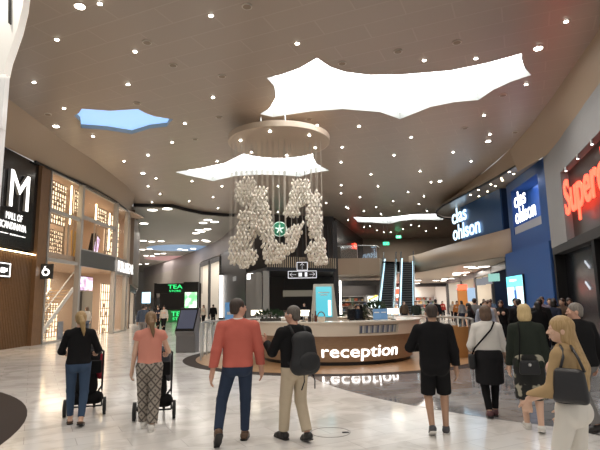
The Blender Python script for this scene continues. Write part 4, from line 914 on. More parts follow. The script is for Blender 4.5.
small_sign('shop_sign', (14.6, 72.5, 3.1), (3.0, .8), RED, 'wide red lit sign of the far shop under the balcony'); MB().cyl((14.6, 72.6, 3.5), (14.6, 72.6, 4.35), .04).build('rod', DARKGREY, bpy.data.objects['shop_sign.006'] if 'shop_sign.006' in bpy.data.objects else None)
o = empty('orange_panel', (16.0, 50.2, 0)); tag(o, 'orange and red lit shop panel under the right balcony', 'display'); MB().box((0, 0, 1.4), (.9, .3, 2.8)).build('body', mat('panel_orange', (.55, .22, .06), .5, emit=(1, .45, .1), es=.05), o); MB().box((0, -.16, 3.0), (.9, .04, .5)).box((0, 0, 2.85), (.9, .3, .1)).build('header', RED, o)
for i, (x, y, z, c) in enumerate(((15.0, 42, 3.2, (.9, .92, 1)), (14.5, 39.2, 3.2, (.9, .92, 1)), (15.15, 45, 2.2, (.55, .75, 1)), (13.9, 36.2, 3.3, (.4, .8, .7)))):
    small_sign('shop_screen', (x, y, z), (.9, .55) if i != 2 else (.8, 1.2), mat('shop_screen_%d' % i, (.02, .02, .02), .3, emit=c, es=.15 if i < 2 else .45), ['small dark framed shop screen, farther one under the balcony', 'small dark framed shop screen, nearer one under the balcony', 'pale blue lit shop picture under the right balcony', 'small green-white sign beside the blue tower'][i], R(-60))
# ---------------------------------------------------------------- free-standing items
o = empty('touch_kiosk', (-4.25, 19.0, 0), R(-8)); tag(o, 'grey angled touch-screen kiosk standing on the white floor', 'kiosk')
KM = mat('kiosk_grey', (.16, .15, .145), .4, .3)
mb = MB(); prof = [(.22, 0), (-.22, 0), (-.22, .58), (-.36, .74), (.20, 1.62), (.32, 1.58), (.22, .70)]   # (y, z) side profile
V = [[mb.bm.verts.new((x, y, z)) for y, z in prof] for x in (-.37, .37)]
mb.bm.faces.new(V[0]); mb.bm.faces.new(V[1][::-1]); n = len(prof)
for k in range(n): mb.bm.faces.new((V[0][k], V[0][(k + 1) % n], V[1][(k + 1) % n], V[1][k]))
mb.build('housing', KM, o, bevel=.015)
sc_ = MB().box((0, 0, 0), (.62, .02, .78)).build('touch_screen', mat('kiosk_screen', (.02, .02, .03), .15, emit=(.5, .55, .8), es=.06), o); sc_.location = (0, -.09, 1.20); sc_.rotation_euler = (R(-32.5), 0, 0)
MB().box((0, 0, 0), (.72, .012, .98)).build('bezel', BLACKGLOSS, o); bz = [c for c in o.children if c.name.startswith('bezel')][0]; bz.location = (0, -.078, 1.19); bz.rotation_euler = (R(-32.5), 0, 0)
# pylon at the left; faint emission stands in for light falling on it
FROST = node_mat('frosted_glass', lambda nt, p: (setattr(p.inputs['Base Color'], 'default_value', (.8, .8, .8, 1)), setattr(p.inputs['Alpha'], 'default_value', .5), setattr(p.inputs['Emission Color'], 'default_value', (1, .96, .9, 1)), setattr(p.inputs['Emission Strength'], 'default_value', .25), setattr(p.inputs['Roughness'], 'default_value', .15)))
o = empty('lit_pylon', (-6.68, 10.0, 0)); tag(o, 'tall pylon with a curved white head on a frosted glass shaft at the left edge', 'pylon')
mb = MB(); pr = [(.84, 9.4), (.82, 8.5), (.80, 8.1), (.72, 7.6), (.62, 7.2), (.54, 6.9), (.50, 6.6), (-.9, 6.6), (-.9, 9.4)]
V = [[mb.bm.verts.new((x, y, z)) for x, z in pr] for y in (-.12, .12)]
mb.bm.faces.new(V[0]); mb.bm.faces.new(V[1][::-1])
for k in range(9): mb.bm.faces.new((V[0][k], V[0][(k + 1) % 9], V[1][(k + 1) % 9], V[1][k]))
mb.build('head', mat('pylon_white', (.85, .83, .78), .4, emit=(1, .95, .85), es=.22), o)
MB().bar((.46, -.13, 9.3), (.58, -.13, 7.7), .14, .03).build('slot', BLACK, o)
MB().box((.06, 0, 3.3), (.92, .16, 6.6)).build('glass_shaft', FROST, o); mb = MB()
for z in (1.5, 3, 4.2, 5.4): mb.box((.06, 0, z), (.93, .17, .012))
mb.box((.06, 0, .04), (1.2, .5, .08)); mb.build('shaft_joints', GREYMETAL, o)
# glowing bars stand in for lit stairs behind the dark glazing
for i, (y, z) in enumerate(((19.7, 3.0), (19.9, 2.2))):
    o = empty('light_strip', sd(y, -.42, z)); tag(o, ['upper slanting pale light strip behind the dark shop glass', 'lower slanting pale light strip behind the dark shop glass'][i], 'light'); a_ = -SDd * .55; MB().bar((0, 0, .14), (a_.x, a_.y, -.14), .04, .09).build('tube', glow('strip_dim', (.85, .9, 1), .22), o)

# big tinted light discs in the corridor ceiling
for x, y, rx, ry, c, lb in ((-15.9, 65.5, 4.2, 4.0, (.35, .55, .85), 'large pale blue lit disc in the corridor ceiling'), (-20.2, 80, 4.6, 4.5, (.85, .5, .5), 'large pinkish lit disc farther along the corridor ceiling')):
    o = empty('ceiling_light_disc', (x, y, 9.2)); tag(o, lb, 'ceiling light'); q = MB().cyl((0, 0, -.04), (0, 0, .005), 1, seg=48).build('lens', glow('disc_%d' % int(y), c, .16), o); q.scale = (rx, ry, 1); q = MB().lathe([(1.0, -.06), (1.03, -.06), (1.03, .005), (1.0, .005)], seg=48, close=True).build('rim', WHITE, o); q.scale = (rx, ry, 1)
# ================================================================ PEOPLE
# A figure is grown as one smooth field from tapered limbs and polygonised; clothes are grown the same way a little larger.
def v3(*a): return np.array(a, float)
class Field:
    def __init__(s, k=0.02): s.e = []; s.k = k; s.cuts = []
    def cone(s, a, b, ra, rb, k=None, cap=False, sy=1.0): s.e.append(('c', v3(*a), v3(*b), ra, rb, s.k if k is None else k, cap, sy)); return s
    def ell(s, c, r, k=None, rot=None): s.e.append(('e', v3(*c), v3(*r), rot, 0, s.k if k is None else k, False, 1)); return s
    def cut(s, p, n): s.cuts.append((v3(*p), v3(*n) / np.linalg.norm(n))); return s      # drops the side n points to
    def carve(s, c, r): s.e.append(('x', v3(*c), v3(*r), None, 0, 0, False, 1)); return s
    def bounds(s):
        lo, hi = [], []
        for e in s.e:
            if e[0] == 'c': r = max(e[3], e[4]) + e[5] * .3; lo.append(np.minimum(e[1], e[2]) - r); hi.append(np.maximum(e[1], e[2]) + r)
            elif e[0] == 'e': r = max(e[2]) if e[3] is not None else e[2]; lo.append(e[1] - r - e[5] * .3); hi.append(e[1] + r + e[5] * .3)
        return np.min(lo, 0), np.max(hi, 0)
    def mesh(s, h):
        lo, hi = s.bounds(); lo = lo - 2.5 * h; n = np.ceil((hi - lo) / h).astype(int) + 4
        F = np.full(n, 0.25, np.float32)
        ax = [lo[i] + h * np.arange(n[i]) for i in range(3)]
        for e in s.e:
            k = e[5]; pad = k + 3 * h
            if e[0] == 'c': r = max(e[3], e[4]); l, u = np.minimum(e[1], e[2]) - r - pad, np.maximum(e[1], e[2]) + r + pad
            else: r = max(e[2]) if e[3] is not None else e[2]; l, u = e[1] - r - pad, e[1] + r + pad
            i0 = np.clip(np.floor((l - lo) / h).astype(int), 0, n); i1 = np.clip(np.ceil((u - lo) / h).astype(int) + 1, 0, n)
            if (i1 <= i0).any(): continue
            X = ax[0][i0[0]:i1[0], None, None]; Y = ax[1][None, i0[1]:i1[1], None]; Z = ax[2][None, None, i0[2]:i1[2]]
            if e[0] == 'c':
                a, b, ra, rb, _, cap, sy = e[1:]
                d = b - a; L2 = d @ d; L = math.sqrt(L2)
                px, py, pz = X - a[0], Y - a[1], Z - a[2]
                t = (px * d[0] + py * d[1] + pz * d[2]) / L2; tc = np.clip(t, 0, 1)
                D = np.sqrt((px - d[0] * tc) ** 2 + ((py - d[1] * tc) / sy) ** 2 + (pz - d[2] * tc) ** 2) - (ra + (rb - ra) * tc)
                if sy < 1: D = D * (sy + 1) / 2
                if cap: D = np.maximum(D, (t - 1) * L)
                if cap == 2: D = np.maximum(D, -t * L)
            else:
                c, r, rot = e[1:4]; px, py, pz = X - c[0], Y - c[1], Z - c[2]
                if rot is not None: px, py, pz = (rot[0][0] * px + rot[1][0] * py + rot[2][0] * pz, rot[0][1] * px + rot[1][1] * py + rot[2][1] * pz, rot[0][2] * px + rot[1][2] * py + rot[2][2] * pz)
                k0 = np.sqrt((px / r[0]) ** 2 + (py / r[1]) ** 2 + (pz / r[2]) ** 2); k1 = np.sqrt((px / r[0] ** 2) ** 2 + (py / r[1] ** 2) ** 2 + (pz / r[2] ** 2) ** 2)
                D = k0 * (k0 - 1) / np.maximum(k1, 1e-6)
            sl = F[i0[0]:i1[0], i0[1]:i1[1], i0[2]:i1[2]]
            if e[0] == 'x': sl[:] = np.maximum(sl, -D); continue
            if k > 0: hh = np.maximum(k - np.abs(sl - D), 0) / k; sl[:] = np.minimum(sl, D) - hh * hh * k * .25
            else: sl[:] = np.minimum(sl, D)
        for p, nn in s.cuts:
            F = np.maximum(F, ((ax[0][:, None, None] - p[0]) * nn[0] + (ax[1][None, :, None] - p[1]) * nn[1] + (ax[2][None, None, :] - p[2]) * nn[2]).astype(np.float32))
        F[0] = F[-1] = 1; F[:, 0] = F[:, -1] = 1; F[:, :, 0] = F[:, :, -1] = 1
        return nets(F, lo, h)
def nets(F, lo, h):
    I = F < 0; c = np.zeros(np.array(F.shape) - 1, np.int8)
    for dx in (0, 1):
        for dy in (0, 1):
            for dz in (0, 1): c += I[dx:I.shape[0] - 1 + dx, dy:I.shape[1] - 1 + dy, dz:I.shape[2] - 1 + dz]
    act = (c > 0) & (c < 8); ids = np.full(act.shape, -1, np.int32); idx = np.argwhere(act); ids[act] = np.arange(len(idx))
    P = np.zeros((len(idx), 3)); W = np.zeros(len(idx)); i, j, k = idx.T
    cor = [(a, b, d) for a in (0, 1) for b in (0, 1) for d in (0, 1)]
    for a in cor:
        for ax in range(3):
            if a[ax]: continue
            b = list(a); b[ax] = 1; fa = F[i + a[0], j + a[1], k + a[2]]; fb = F[i + b[0], j + b[1], k + b[2]]
            m = (fa < 0) != (fb < 0); t = fa / np.where(m, fa - fb, 1); q = np.tile(np.array(a, float), (len(idx), 1)); q[:, ax] = t
            P[m] += q[m]; W[m] += 1
    V = lo + (idx + P / W[:, None]) * h; Q = []
    for ax in range(3):
        s0 = [slice(1, -1)] * 3; s0[ax] = slice(0, -1); s1 = list(s0); s1[ax] = slice(1, None)
        A = I[tuple(s0)]; B = I[tuple(s1)]; e = np.argwhere(A != B); fl = A[tuple(e.T)]
        o = np.ones(3, int); o[ax] = 0; e = e + o; u, w_ = [x for x in range(3) if x != ax]
        du, dw = np.zeros(3, int), np.zeros(3, int); du[u] = 1; dw[w_] = 1
        q = np.stack([ids[tuple((e - du - dw).T)], ids[tuple((e - dw).T)], ids[tuple(e.T)], ids[tuple((e - du).T)]], 1)
        if ax == 1: fl = ~fl
        q[~fl] = q[~fl][:, ::-1]; Q.append(q)
    Q = np.concatenate(Q); return V, Q[(Q >= 0).all(1)]
def mesh_obj(name, VQ, m, parent=None):
    V, Q = VQ; me = bpy.data.meshes.new(name)
    me.vertices.add(len(V)); me.vertices.foreach_set('co', V.astype(np.float32).ravel())
    me.loops.add(len(Q) * 4); me.loops.foreach_set('vertex_index', Q.astype(np.int32).ravel())
    me.polygons.add(len(Q)); me.polygons.foreach_set('loop_start', np.arange(0, len(Q) * 4, 4, dtype=np.int32)); me.polygons.foreach_set('loop_total', np.full(len(Q), 4, np.int32))
    me.polygons.foreach_set('use_smooth', np.ones(len(Q), bool)); me.update(); me.validate()
    me.materials.append(m); o = bpy.data.objects.new(name, me); COL.objects.link(o)
    if parent: o.parent = parent
    return o
def ik(a, t, l1, l2, pole):
    d = t - a; L = np.linalg.norm(d)
    if L > (l1 + l2) * .999: d = d / L * (l1 + l2) * .999; t = a + d; L = np.linalg.norm(d)
    u = d / L; x = (L * L + l1 * l1 - l2 * l2) / (2 * L); hgt = math.sqrt(max(0, l1 * l1 - x * x)); p = np.array(pole, float); p -= u * (p @ u); p /= np.linalg.norm(p)
    return a + u * x + p * hgt, t
def unit(v): return v / np.linalg.norm(v)
def rotz(v, a): c, s = math.cos(a), math.sin(a); return np.array([v[0] * c - v[1] * s, v[0] * s + v[1] * c, v[2]])
def skel(h, sex, P):
    """joints of a figure of height h, facing local +Y, x to its right; feet on z = 0"""
    J = dict(h=h, sex=sex); f = sex == 'f'; lean = P.get('lean', 0.02); hipz = P.get('hipz', .525) * h; tw = R(P.get('twist', 0))
    J['hipw'] = (.054 if f else .052) * h; J['shw'] = (.098 if f else .116) * h
    up = lambda x, y, z: rotz(np.array([x, y + lean * (z - .53) * h, 0]), tw * min(1, max(0, (z - .55) / .25))) + v3(0, 0, (z - .53) * h + hipz)
    J['pel'] = up(0, 0, .535); J['ab'] = up(0, .004 * h, .635); J['ch'] = up(0, .004 * h, .735); J['neck'] = up(0, -.008 * h, .845); J['headb'] = up(0, .008 * h, .885); J['up'] = up
    hy = R(P.get('head', 0)) + tw; J['hc'] = up(0, .012 * h, .933); J['hy'] = hy; hp = R(P.get('nod', 0))
    Rz = np.array([[math.cos(hy), -math.sin(hy), 0], [math.sin(hy), math.cos(hy), 0], [0, 0, 1]]); Rx = np.array([[1, 0, 0], [0, math.cos(hp), -math.sin(hp)], [0, math.sin(hp), math.cos(hp)]]); J['hr'] = Rz @ Rx
    for s, n in ((-1, 'L'), (1, 'R')):
        hip = v3(s * J['hipw'], 0, hipz); J['hip' + n] = hip
        fx, fy, fz, fyaw, fpit = P.get('foot' + n, (s * .05, 0, 0, 0, 0)); ank = v3(fx * h, fy * h, .045 * h + fz * h)
        kn, ank = ik(hip, ank, .245 * h, .245 * h, (s * .12 + math.sin(R(-fyaw)) * .3, 1, 0)); J['knee' + n] = kn; J['ank' + n] = ank
        fd = v3(-math.sin(R(fyaw)) * math.cos(R(fpit)), math.cos(R(fyaw)) * math.cos(R(fpit)), -math.sin(R(fpit))); J['fd' + n] = fd; J['fu' + n] = v3(-math.sin(R(fyaw)) * math.sin(R(fpit)), math.cos(R(fyaw)) * math.sin(R(fpit)), math.cos(R(fpit)))
        sh = up(s * J['shw'], -.004 * h, .803); J['sh' + n] = sh
        tx, ty, tz = P.get('hand' + n, (s * .14, .03, .475)); el, wr = ik(sh, v3(tx * h, ty * h, tz * h), .172 * h, .150 * h, P.get('pole' + n, (s * .25, -1, -.1)))
        J['el' + n] = el; J['wr' + n] = wr
        J['hd' + n] = unit(np.array(P['hdir' + n], float)) if 'hdir' + n in P else unit(wr - el); J['palm' + n] = np.array(P.get('palm' + n, (-s, .25, 0)), float); J['curl' + n] = P.get('curl' + n, .35); J['splay' + n] = P.get('splay' + n, 0.0)
    return J
def grow_hand(F, J, n, fine):
    h = J['h'] * (.95 if J['sex'] == 'f' else 1); s = -1 if n == 'L' else 1; w_, d = J['wr' + n], J['hd' + n]; p = J['palm' + n]; p = unit(p - d * (p @ d)); sd_ = np.cross(d, p) * s   # sd_ points to the thumb side
    if sd_ @ v3(0, 1, 0) < 0 and 'x' not in J: pass
    th = sd_; k = .006
    F.cone(w_, w_ + d * .03 * h, .0165 * h, .018 * h, .012)
    for q in (-1, -.33, .33, 1): F.cone(w_ + d * .012 * h, w_ + d * .052 * h + th * q * .0165 * h, .012 * h, .0098 * h, .008)
    c0 = J['curl' + n]; sp = J['splay' + n]
    for q, L in ((-1.05, .040), (-.36, .049), (.36, .052), (1.05, .047)):
        a = w_ + d * .052 * h + th * q * .0172 * h; dd = unit(d + th * q * (.07 + sp)); ang = 0; r = .0058 * h if fine else .0063 * h
        for seg, fr in ((0, .45), (1, .30), (2, .25)):
            ang += c0 * (.7 + .3 * seg); e = a + (dd * math.cos(ang) + p * math.sin(ang)) * L * fr * h; F.cone(a, e, r, r * .92, .003); a = e; r *= .92
    a = w_ + d * .016 * h + th * .013 * h; b = a + unit(d * .62 + th * .78 + p * .25) * .030 * h; F.cone(a, b, .0105 * h, .0078 * h, .006); F.cone(b, b + unit(d * .85 + th * .35 + p * .3) * .027 * h, .0074 * h, .006 * h, .003)
def torso(F, J, g=0.0, k=.035, bust=True, waist=1.0, collar=0.0, ncap=False):
    h, f = J['h'], J['sex'] == 'f'; W = J.get('bulk', 1.0)
    F.ell(J['ch'], (v3(.092, .064, .115) if f else v3(.106, .070, .118)) * h * v3(W, W, 1) + g, k)
    F.ell(J['ab'], (v3(.078 * waist, .058, .10) if f else v3(.092, .064, .10)) * h * v3(W, W, 1) + g, k)
    F.ell(J['pel'], (v3(.100, .068, .075) if f else v3(.096, .066, .075)) * h * v3(W, W, 1) + g, k)
    for s in (-1, 1):
        F.ell(J['pel'] + v3(s * .042 * h, -.030 * h, -.018 * h), v3(.052, .048, .058) * h * W + g, .02)
        if f and bust: F.ell(J['up'](s * .042 * h, .055 * h, .735), v3(.04, .035, .042) * h + g, .02)
    for s in (-1, 1): F.cone(J['up'](s * .012 * h, -.010 * h, .822), J['up'](s * J['shw'] * .92, -.006 * h, .798), .033 * h + g, .031 * h + g, k)
    F.cone(J['ch'] + v3(0, 0, .03 * h), J['neck'] + v3(0, 0, collar * h), .06 * h + g, .031 * h + g, k, ncap)
def leg(F, J, n, g=0.0, to=1.0, wide=0.0, cap=False, k=.02):
    h, f = J['h'], J['sex'] == 'f'; W = J.get('legw', 1.0); a, b, c = J['hip' + n] + v3(0, 0, .0), J['knee' + n], J['ank' + n]
    rt, rk, ra = (.052 if f else .051) * h * W, .033 * h * W, .0215 * h
    if to <= .5: F.cone(a, a + (b - a) * to * 2, rt + g, rt + (rk - rt) * to * 2 + g + wide, k, cap); return
    F.cone(a, b, rt + g, rk + g + wide * .5, k); t = (to - .5) * 2; F.cone(b, b + (c - b) * t, rk + g + wide * .5, rk + (ra - rk) * t + g + wide, k, cap)
    if wide < .012: F.ell(b + (c - b) * .28 + unit(np.cross(c - b, v3(1, 0, 0))) * (-.012 * h) * -1 * (-1), v3(.030, .033, .07) * h * W + g, .02)
def arm(F, J, n, g=0.0, to=1.0, wide=0.0, cap=False, k=.02):
    h, f = J['h'], J['sex'] == 'f'; W = J.get('armw', 1.0); a, b, c = J['sh' + n], J['el' + n], J['wr' + n]; rs, re, rw = (.0275 if f else .031) * h * W, (.0215 if f else .025) * h * W, (.0145 if f else .0165) * h
    if to <= .5: F.cone(a, a + (b - a) * to * 2, rs + g, rs + (re - rs) * to * 2 + g + wide, k, cap); return
    F.cone(a, b, rs + g, re + g + wide * .5, k); t = (to - .5) * 2; F.cone(b, b + (c - b) * t, re * 1.02 + g + wide * .5, re + (rw - re) * t + g + wide, k, cap)
def head(F, J, fine):
    h = J['h']; c, M_ = J['hc'], J['hr']; at = lambda x, y, z: c + M_ @ v3(x, y, z) * h
    F.cone(J['neck'] - v3(0, 0, .012 * h), J['headb'], (.030 if J['sex'] == 'f' else .035) * h, (.028 if J['sex'] == 'f' else .033) * h, .02)
    F.ell(at(0, -.006, .014), v3(.0455, .056, .053) * h, .015, M_.T.T); F.ell(at(0, .012, -.020), v3(.037, .042, .046) * h, .02, M_); F.ell(at(0, .030, -.049), v3(.020, .018, .014) * h, .016, M_)
    if fine:
        F.ell(at(0, .049, .008), v3(.032, .008, .008) * h, .010, M_)                                          # brow
        F.cone(at(0, .052, .004), at(0, .064, -.017), .0045 * h, .0075 * h, .006); F.ell(at(-.007, .056, -.019), v3(.006, .006, .005) * h, .004); F.ell(at(.007, .056, -.019), v3(.006, .006, .005) * h, .004)
        F.ell(at(0, .052, -.033), v3(.015, .007, .0042) * h, .004, M_); F.ell(at(0, .051, -.0395), v3(.013, .007, .0045) * h, .004, M_)
        for s in (-1, 1):
            F.ell(at(s * .022, .046, -.012), v3(.014, .010, .013) * h, .012, M_)
    for s in (-1, 1): F.ell(at(s * .046, -.004, -.008), v3(.006, .014, .019) * h, .006, M_)
    return at
SKIN = {'fair': mat('skin_fair', (.62, .40, .29), .55), 'tan': mat('skin_tan', (.42, .25, .165), .55), 'ruddy': mat('skin_ruddy', (.55, .31, .22), .55)}
CL = {}
def cloth(name, col, rough=.85, bump=.35, sc=9): return mat('cloth_' + name, col, rough, bump=bump, bscale=sc, spec=.2)
HAIRM = {}
def hairm(name, c1, c2):
    return wood_mat('hair_' + name, c1, c2, .5, (30, 30, 3), 3.0)
def hair_field(J, style):
    h = J['h']; c, M_ = J['hc'], J['hr']; at = lambda x, y, z: c + M_ @ v3(x, y, z) * h; F = Field(.012)
    fwd = M_ @ v3(0, 1, 0); upv = M_ @ v3(0, 0, 1)
    if style == 'short':
        F.ell(at(0, -.010, .020), v3(.050, .058, .054) * h, .01, M_); F.ell(at(0, -.032, -.012), v3(.042, .032, .042) * h, .012, M_)
        F.carve(at(0, .068, -.030), v3(.06, .062, .052) * h)
        F.cut(at(0, 0, -.045), -upv)
    elif style == 'crop':
        F.ell(at(0, -.009, .018), v3(.049, .0585, .054) * h, .01, M_); F.ell(at(0, -.026, -.010), v3(.0425, .036, .040) * h, .012, M_)
        F.carve(at(0, .078, -.020), v3(.06, .055, .060) * h); F.cut(at(0, 0, -.040), -upv)
    elif style == 'bob':
        F.ell(at(0, -.008, .018), v3(.053, .062, .056) * h, .012, M_); F.ell(at(0, -.022, -.030), v3(.056, .048, .062) * h, .02, M_)
        F.carve(at(0, .085, -.035), v3(.045, .060, .075) * h); F.cut(at(0, 0, -.082), -upv)
    elif style == 'long':
        F.ell(at(0, -.008, .018), v3(.053, .062, .056) * h, .012, M_); F.ell(at(0, -.024, -.03), v3(.054, .044, .065) * h, .02, M_)
        b = J['up'](0, -.072 * h, .74); F.cone(at(0, -.035, -.04), b, .048 * h, .050 * h, .02, False, .72); F.cone(b, b + v3(0, -.01 * h, -.09 * h), .050 * h, .026 * h, .02, False, .6)
        F.carve(at(0, .088, -.035), v3(.047, .060, .085) * h)
    elif style == 'pony':
        F.ell(at(0, -.009, .018), v3(.0505, .060, .055) * h, .01, M_); F.ell(at(0, -.028, -.010), v3(.044, .038, .042) * h, .012, M_)
        F.carve(at(0, .078, -.026), v3(.06, .055, .060) * h)
        F2 = at(0, -.066, .012); F.cone(F2, at(.012, -.085, -.03), .020 * h, .026 * h, .012); F.cone(at(.012, -.085, -.03), at(.026, -.085, -.105), .026 * h, .016 * h, .012); F.cone(at(.026, -.085, -.105), at(.03, -.08, -.15), .016 * h, .005 * h, .01)
    return F
def person(label, loc, yaw, h, sex, P, skin, hair, hcol, wear, group=None, fine=True, extra=None, bulk=1.0, name='person'):
    """wear: list of (kind, material, options); returns (object, joints)"""
    J = skel(h, sex, P); J['bulk'] = bulk; J['legw'] = P.get('legw', 1.0); J['armw'] = P.get('armw', 1.0); vx = .0065 if fine else .0115
    F = Field(.02); torso(F, J)
    for n in 'LR':
        leg(F, J, n); arm(F, J, n); grow_hand(F, J, n, fine)
        a = J['ank' + n]; fd, fu = J['fd' + n], J['fu' + n]
        F.cone(a - fd * .022 * h - fu * .022 * h, a + fd * .10 * h - fu * .03 * h, .021 * h, .014 * h, .015)
    head(F, J, fine)
    o = mesh_obj(name, F.mesh(vx), skin); o.location = loc; o.rotation_euler = (0, 0, R(yaw)); tag(o, label, 'person', group)
    gx = vx * 1.0 if fine else vx
    for kind, m, q in wear:
        F = Field(.02)
        if kind == 'top':      # shirts, sweaters, jackets
            g = q.get('g', .010); torso(F, J, g, .035, not q.get('box'), q.get('waist', 1.0), q.get('collar', .002), True)
            if q.get('box'): bw = .088 if sex == 'f' else .094; F.cone(J['ch'] - v3(0, 0, .03 * h), J['pel'] + v3(0, 0, .03 * h), bw * h * bulk + g, (bw + .004) * h * bulk + g, .03, False, .72)
            for n in 'LR': arm(F, J, n, g + q.get('sg', .003), q.get('sleeve', .97), q.get('wide', .004), True)
            F.cut(J['pel'] + v3(0, 0, (q.get('hem', .53) - .535) * h), (0, 0, -1))
            nm = q.get('name', 'shirt')
        elif kind == 'trousers':
            g = q.get('g', .010); F.ell(J['pel'], v3(.100, .070, .075) * h * v3(bulk, bulk, 1) + g, .03); F.ell(J['ab'], v3(.084, .062, .09) * h * bulk + g, .03)
            for s in (-1, 1): F.ell(J['pel'] + v3(s * .042 * h, -.030 * h, -.018 * h), v3(.052, .048, .058) * h * bulk + g, .02)
            for n in 'LR': leg(F, J, n, g, q.get('to', .97), q.get('wide', .008), True)
            F.cut(J['pel'] + v3(0, 0, (q.get('waist', .60) - .535) * h), (0, 0, 1)); nm = q.get('name', 'trousers')
        elif kind == 'skirt':
            a = J['pel'] + v3(0, 0, (q.get('waist', .60) - .535) * h); b = v3((J['kneeL'][0] + J['kneeR'][0]) / 2, (J['kneeL'][1] + J['kneeR'][1]) / 2 * .8, q.get('hem', .28) * h)
            F.cone(a, J['pel'], .084 * h * bulk, .112 * h * bulk, .02, False, .78); F.cone(J['pel'], b, .112 * h * bulk, q.get('flare', .12) * h, .02, True, .85)
            for s in (-1, 1): F.ell(J['pel'] + v3(s * .042 * h, -.030 * h, -.018 * h), v3(.058, .052, .06) * h * bulk, .02)
            F.cut(a, (0, 0, 1)); nm = q.get('name', 'skirt')
        elif kind == 'hair': continue
        c = mesh_obj(nm, F.mesh(gx), m, o)
        if q.get('label'): c['label'] = q['label']
    for i, n in enumerate('LR'):      # shoes
        sm, solem = P['shoe']; a = J['ank' + n]; fd, fu = J['fd' + n], J['fu' + n]; F = Field(.012)
        F.cone(a - fd * .026 * h - fu * .014 * h, a + fd * .06 * h - fu * .022 * h, .028 * h, .023 * h); F.cone(a + fd * .06 * h - fu * .022 * h, a + fd * .098 * h - fu * .030 * h, .024 * h, .017 * h); F.cone(a + fu * .015 * h, a - fu * .01 * h, .026 * h, .028 * h)
        F.cut(a - fu * .044 * h, -fu); F.cut(a + fu * P.get('shoetop', .012) * h, fu); sh = mesh_obj('shoe', F.mesh(.006 if fine else .011), sm, o)
        F = Field(.01); c0 = a - fu * .040 * h
        F.cone(c0 - fd * .028 * h, c0 + fd * .05 * h, .027 * h, .026 * h); F.cone(c0 + fd * .05 * h, c0 + fd * .10 * h, .027 * h, .020 * h)
        F.cut(a - fu * .045 * h, -fu); F.cut(a - fu * .034 * h, fu)
        if fine: mesh_obj('sole', F.mesh(.006), solem, sh)
    if hair: mesh_obj('hair', hair_field(J, hair).mesh(vx), hcol, o)
    if fine:
        c, M_ = J['hc'], J['hr']
        mb = MB()
        for s in (-1, 1): mb.sph(c + M_ @ v3(s * .0185, .0475, -.001) * h, .0062 * h, seg=10)
        mb.build('eyes', mat('eye_dark', (.05, .035, .03), .2), o, smooth=True)
    return o, J
def part_tube(name, pts, r, m, parent, sy=None): return MB().tube(pts, r, 8).build(name, m, parent, smooth=True)
def soft_box(name, c, d, m, parent, bev=.03, taper=1.0, rot=(0, 0, 0)):
    mb = MB(); mb.box((0, 0, 0), d)
    for v in mb.bm.verts:
        if v.co.z > 0: v.co.x *= taper; v.co.y *= taper
    o = mb.build(name, m, parent, smooth=True); o.location = c; o.rotation_euler = rot
    b = o.modifiers.new('round', 'BEVEL'); b.width = bev; b.segments = 4; return o
def smooth_field(name, parts, m, parent, vx=.008, k=.03):
    F = Field(k)
    for p in parts:
        if p[0] == 'c': F.cone(*p[1:])
        else: F.ell(*p[1:])
    return mesh_obj(name, F.mesh(vx), m, parent)
BLK = cloth('black', (.007, .007, .008)); DENIM = cloth('denim', (.045, .075, .13)); DENIMD = cloth('denim_dark', (.028, .042, .075)); SALMON = cloth('salmon_sweater', (.50, .125, .095)); SALMON2 = cloth('salmon_tee', (.60, .25, .19)); KHAKI = cloth('khaki', (.50, .42, .31)); WHT = cloth('white', (.70, .68, .64)); WPANTS = cloth('white_trousers', (.72, .69, .63)); TANJ = cloth('tan_jacket', (.36, .25, .13)); GREEN = cloth('dark_green', (.020, .026, .020)); GREYT = cloth('grey_trousers', (.16, .155, .15)); NAVYC = cloth('navy', (.02, .025, .045))
SHB = mat('shoe_black', (.015, .014, .014), .45); SHBR = mat('shoe_brown', (.10, .055, .03), .5); SHW = mat('shoe_white', (.66, .64, .6), .5); SHD = mat('shoe_dark_grey', (.06, .06, .065), .6)
BLOND = hairm('blond', (.26, .165, .065), (.44, .30, .13)); PALEB = hairm('pale_blond', (.46, .33, .15), (.62, .48, .25)); BROWN = hairm('brown', (.06, .032, .018), (.12, .065, .035)); DBROWN = hairm('dark_brown', (.022, .014, .010), (.05, .03, .02)); GREYH = hairm('grey', (.12, .105, .09), (.26, .23, .20)); BLKH = hairm('black', (.008, .007, .006), (.02, .016, .014))
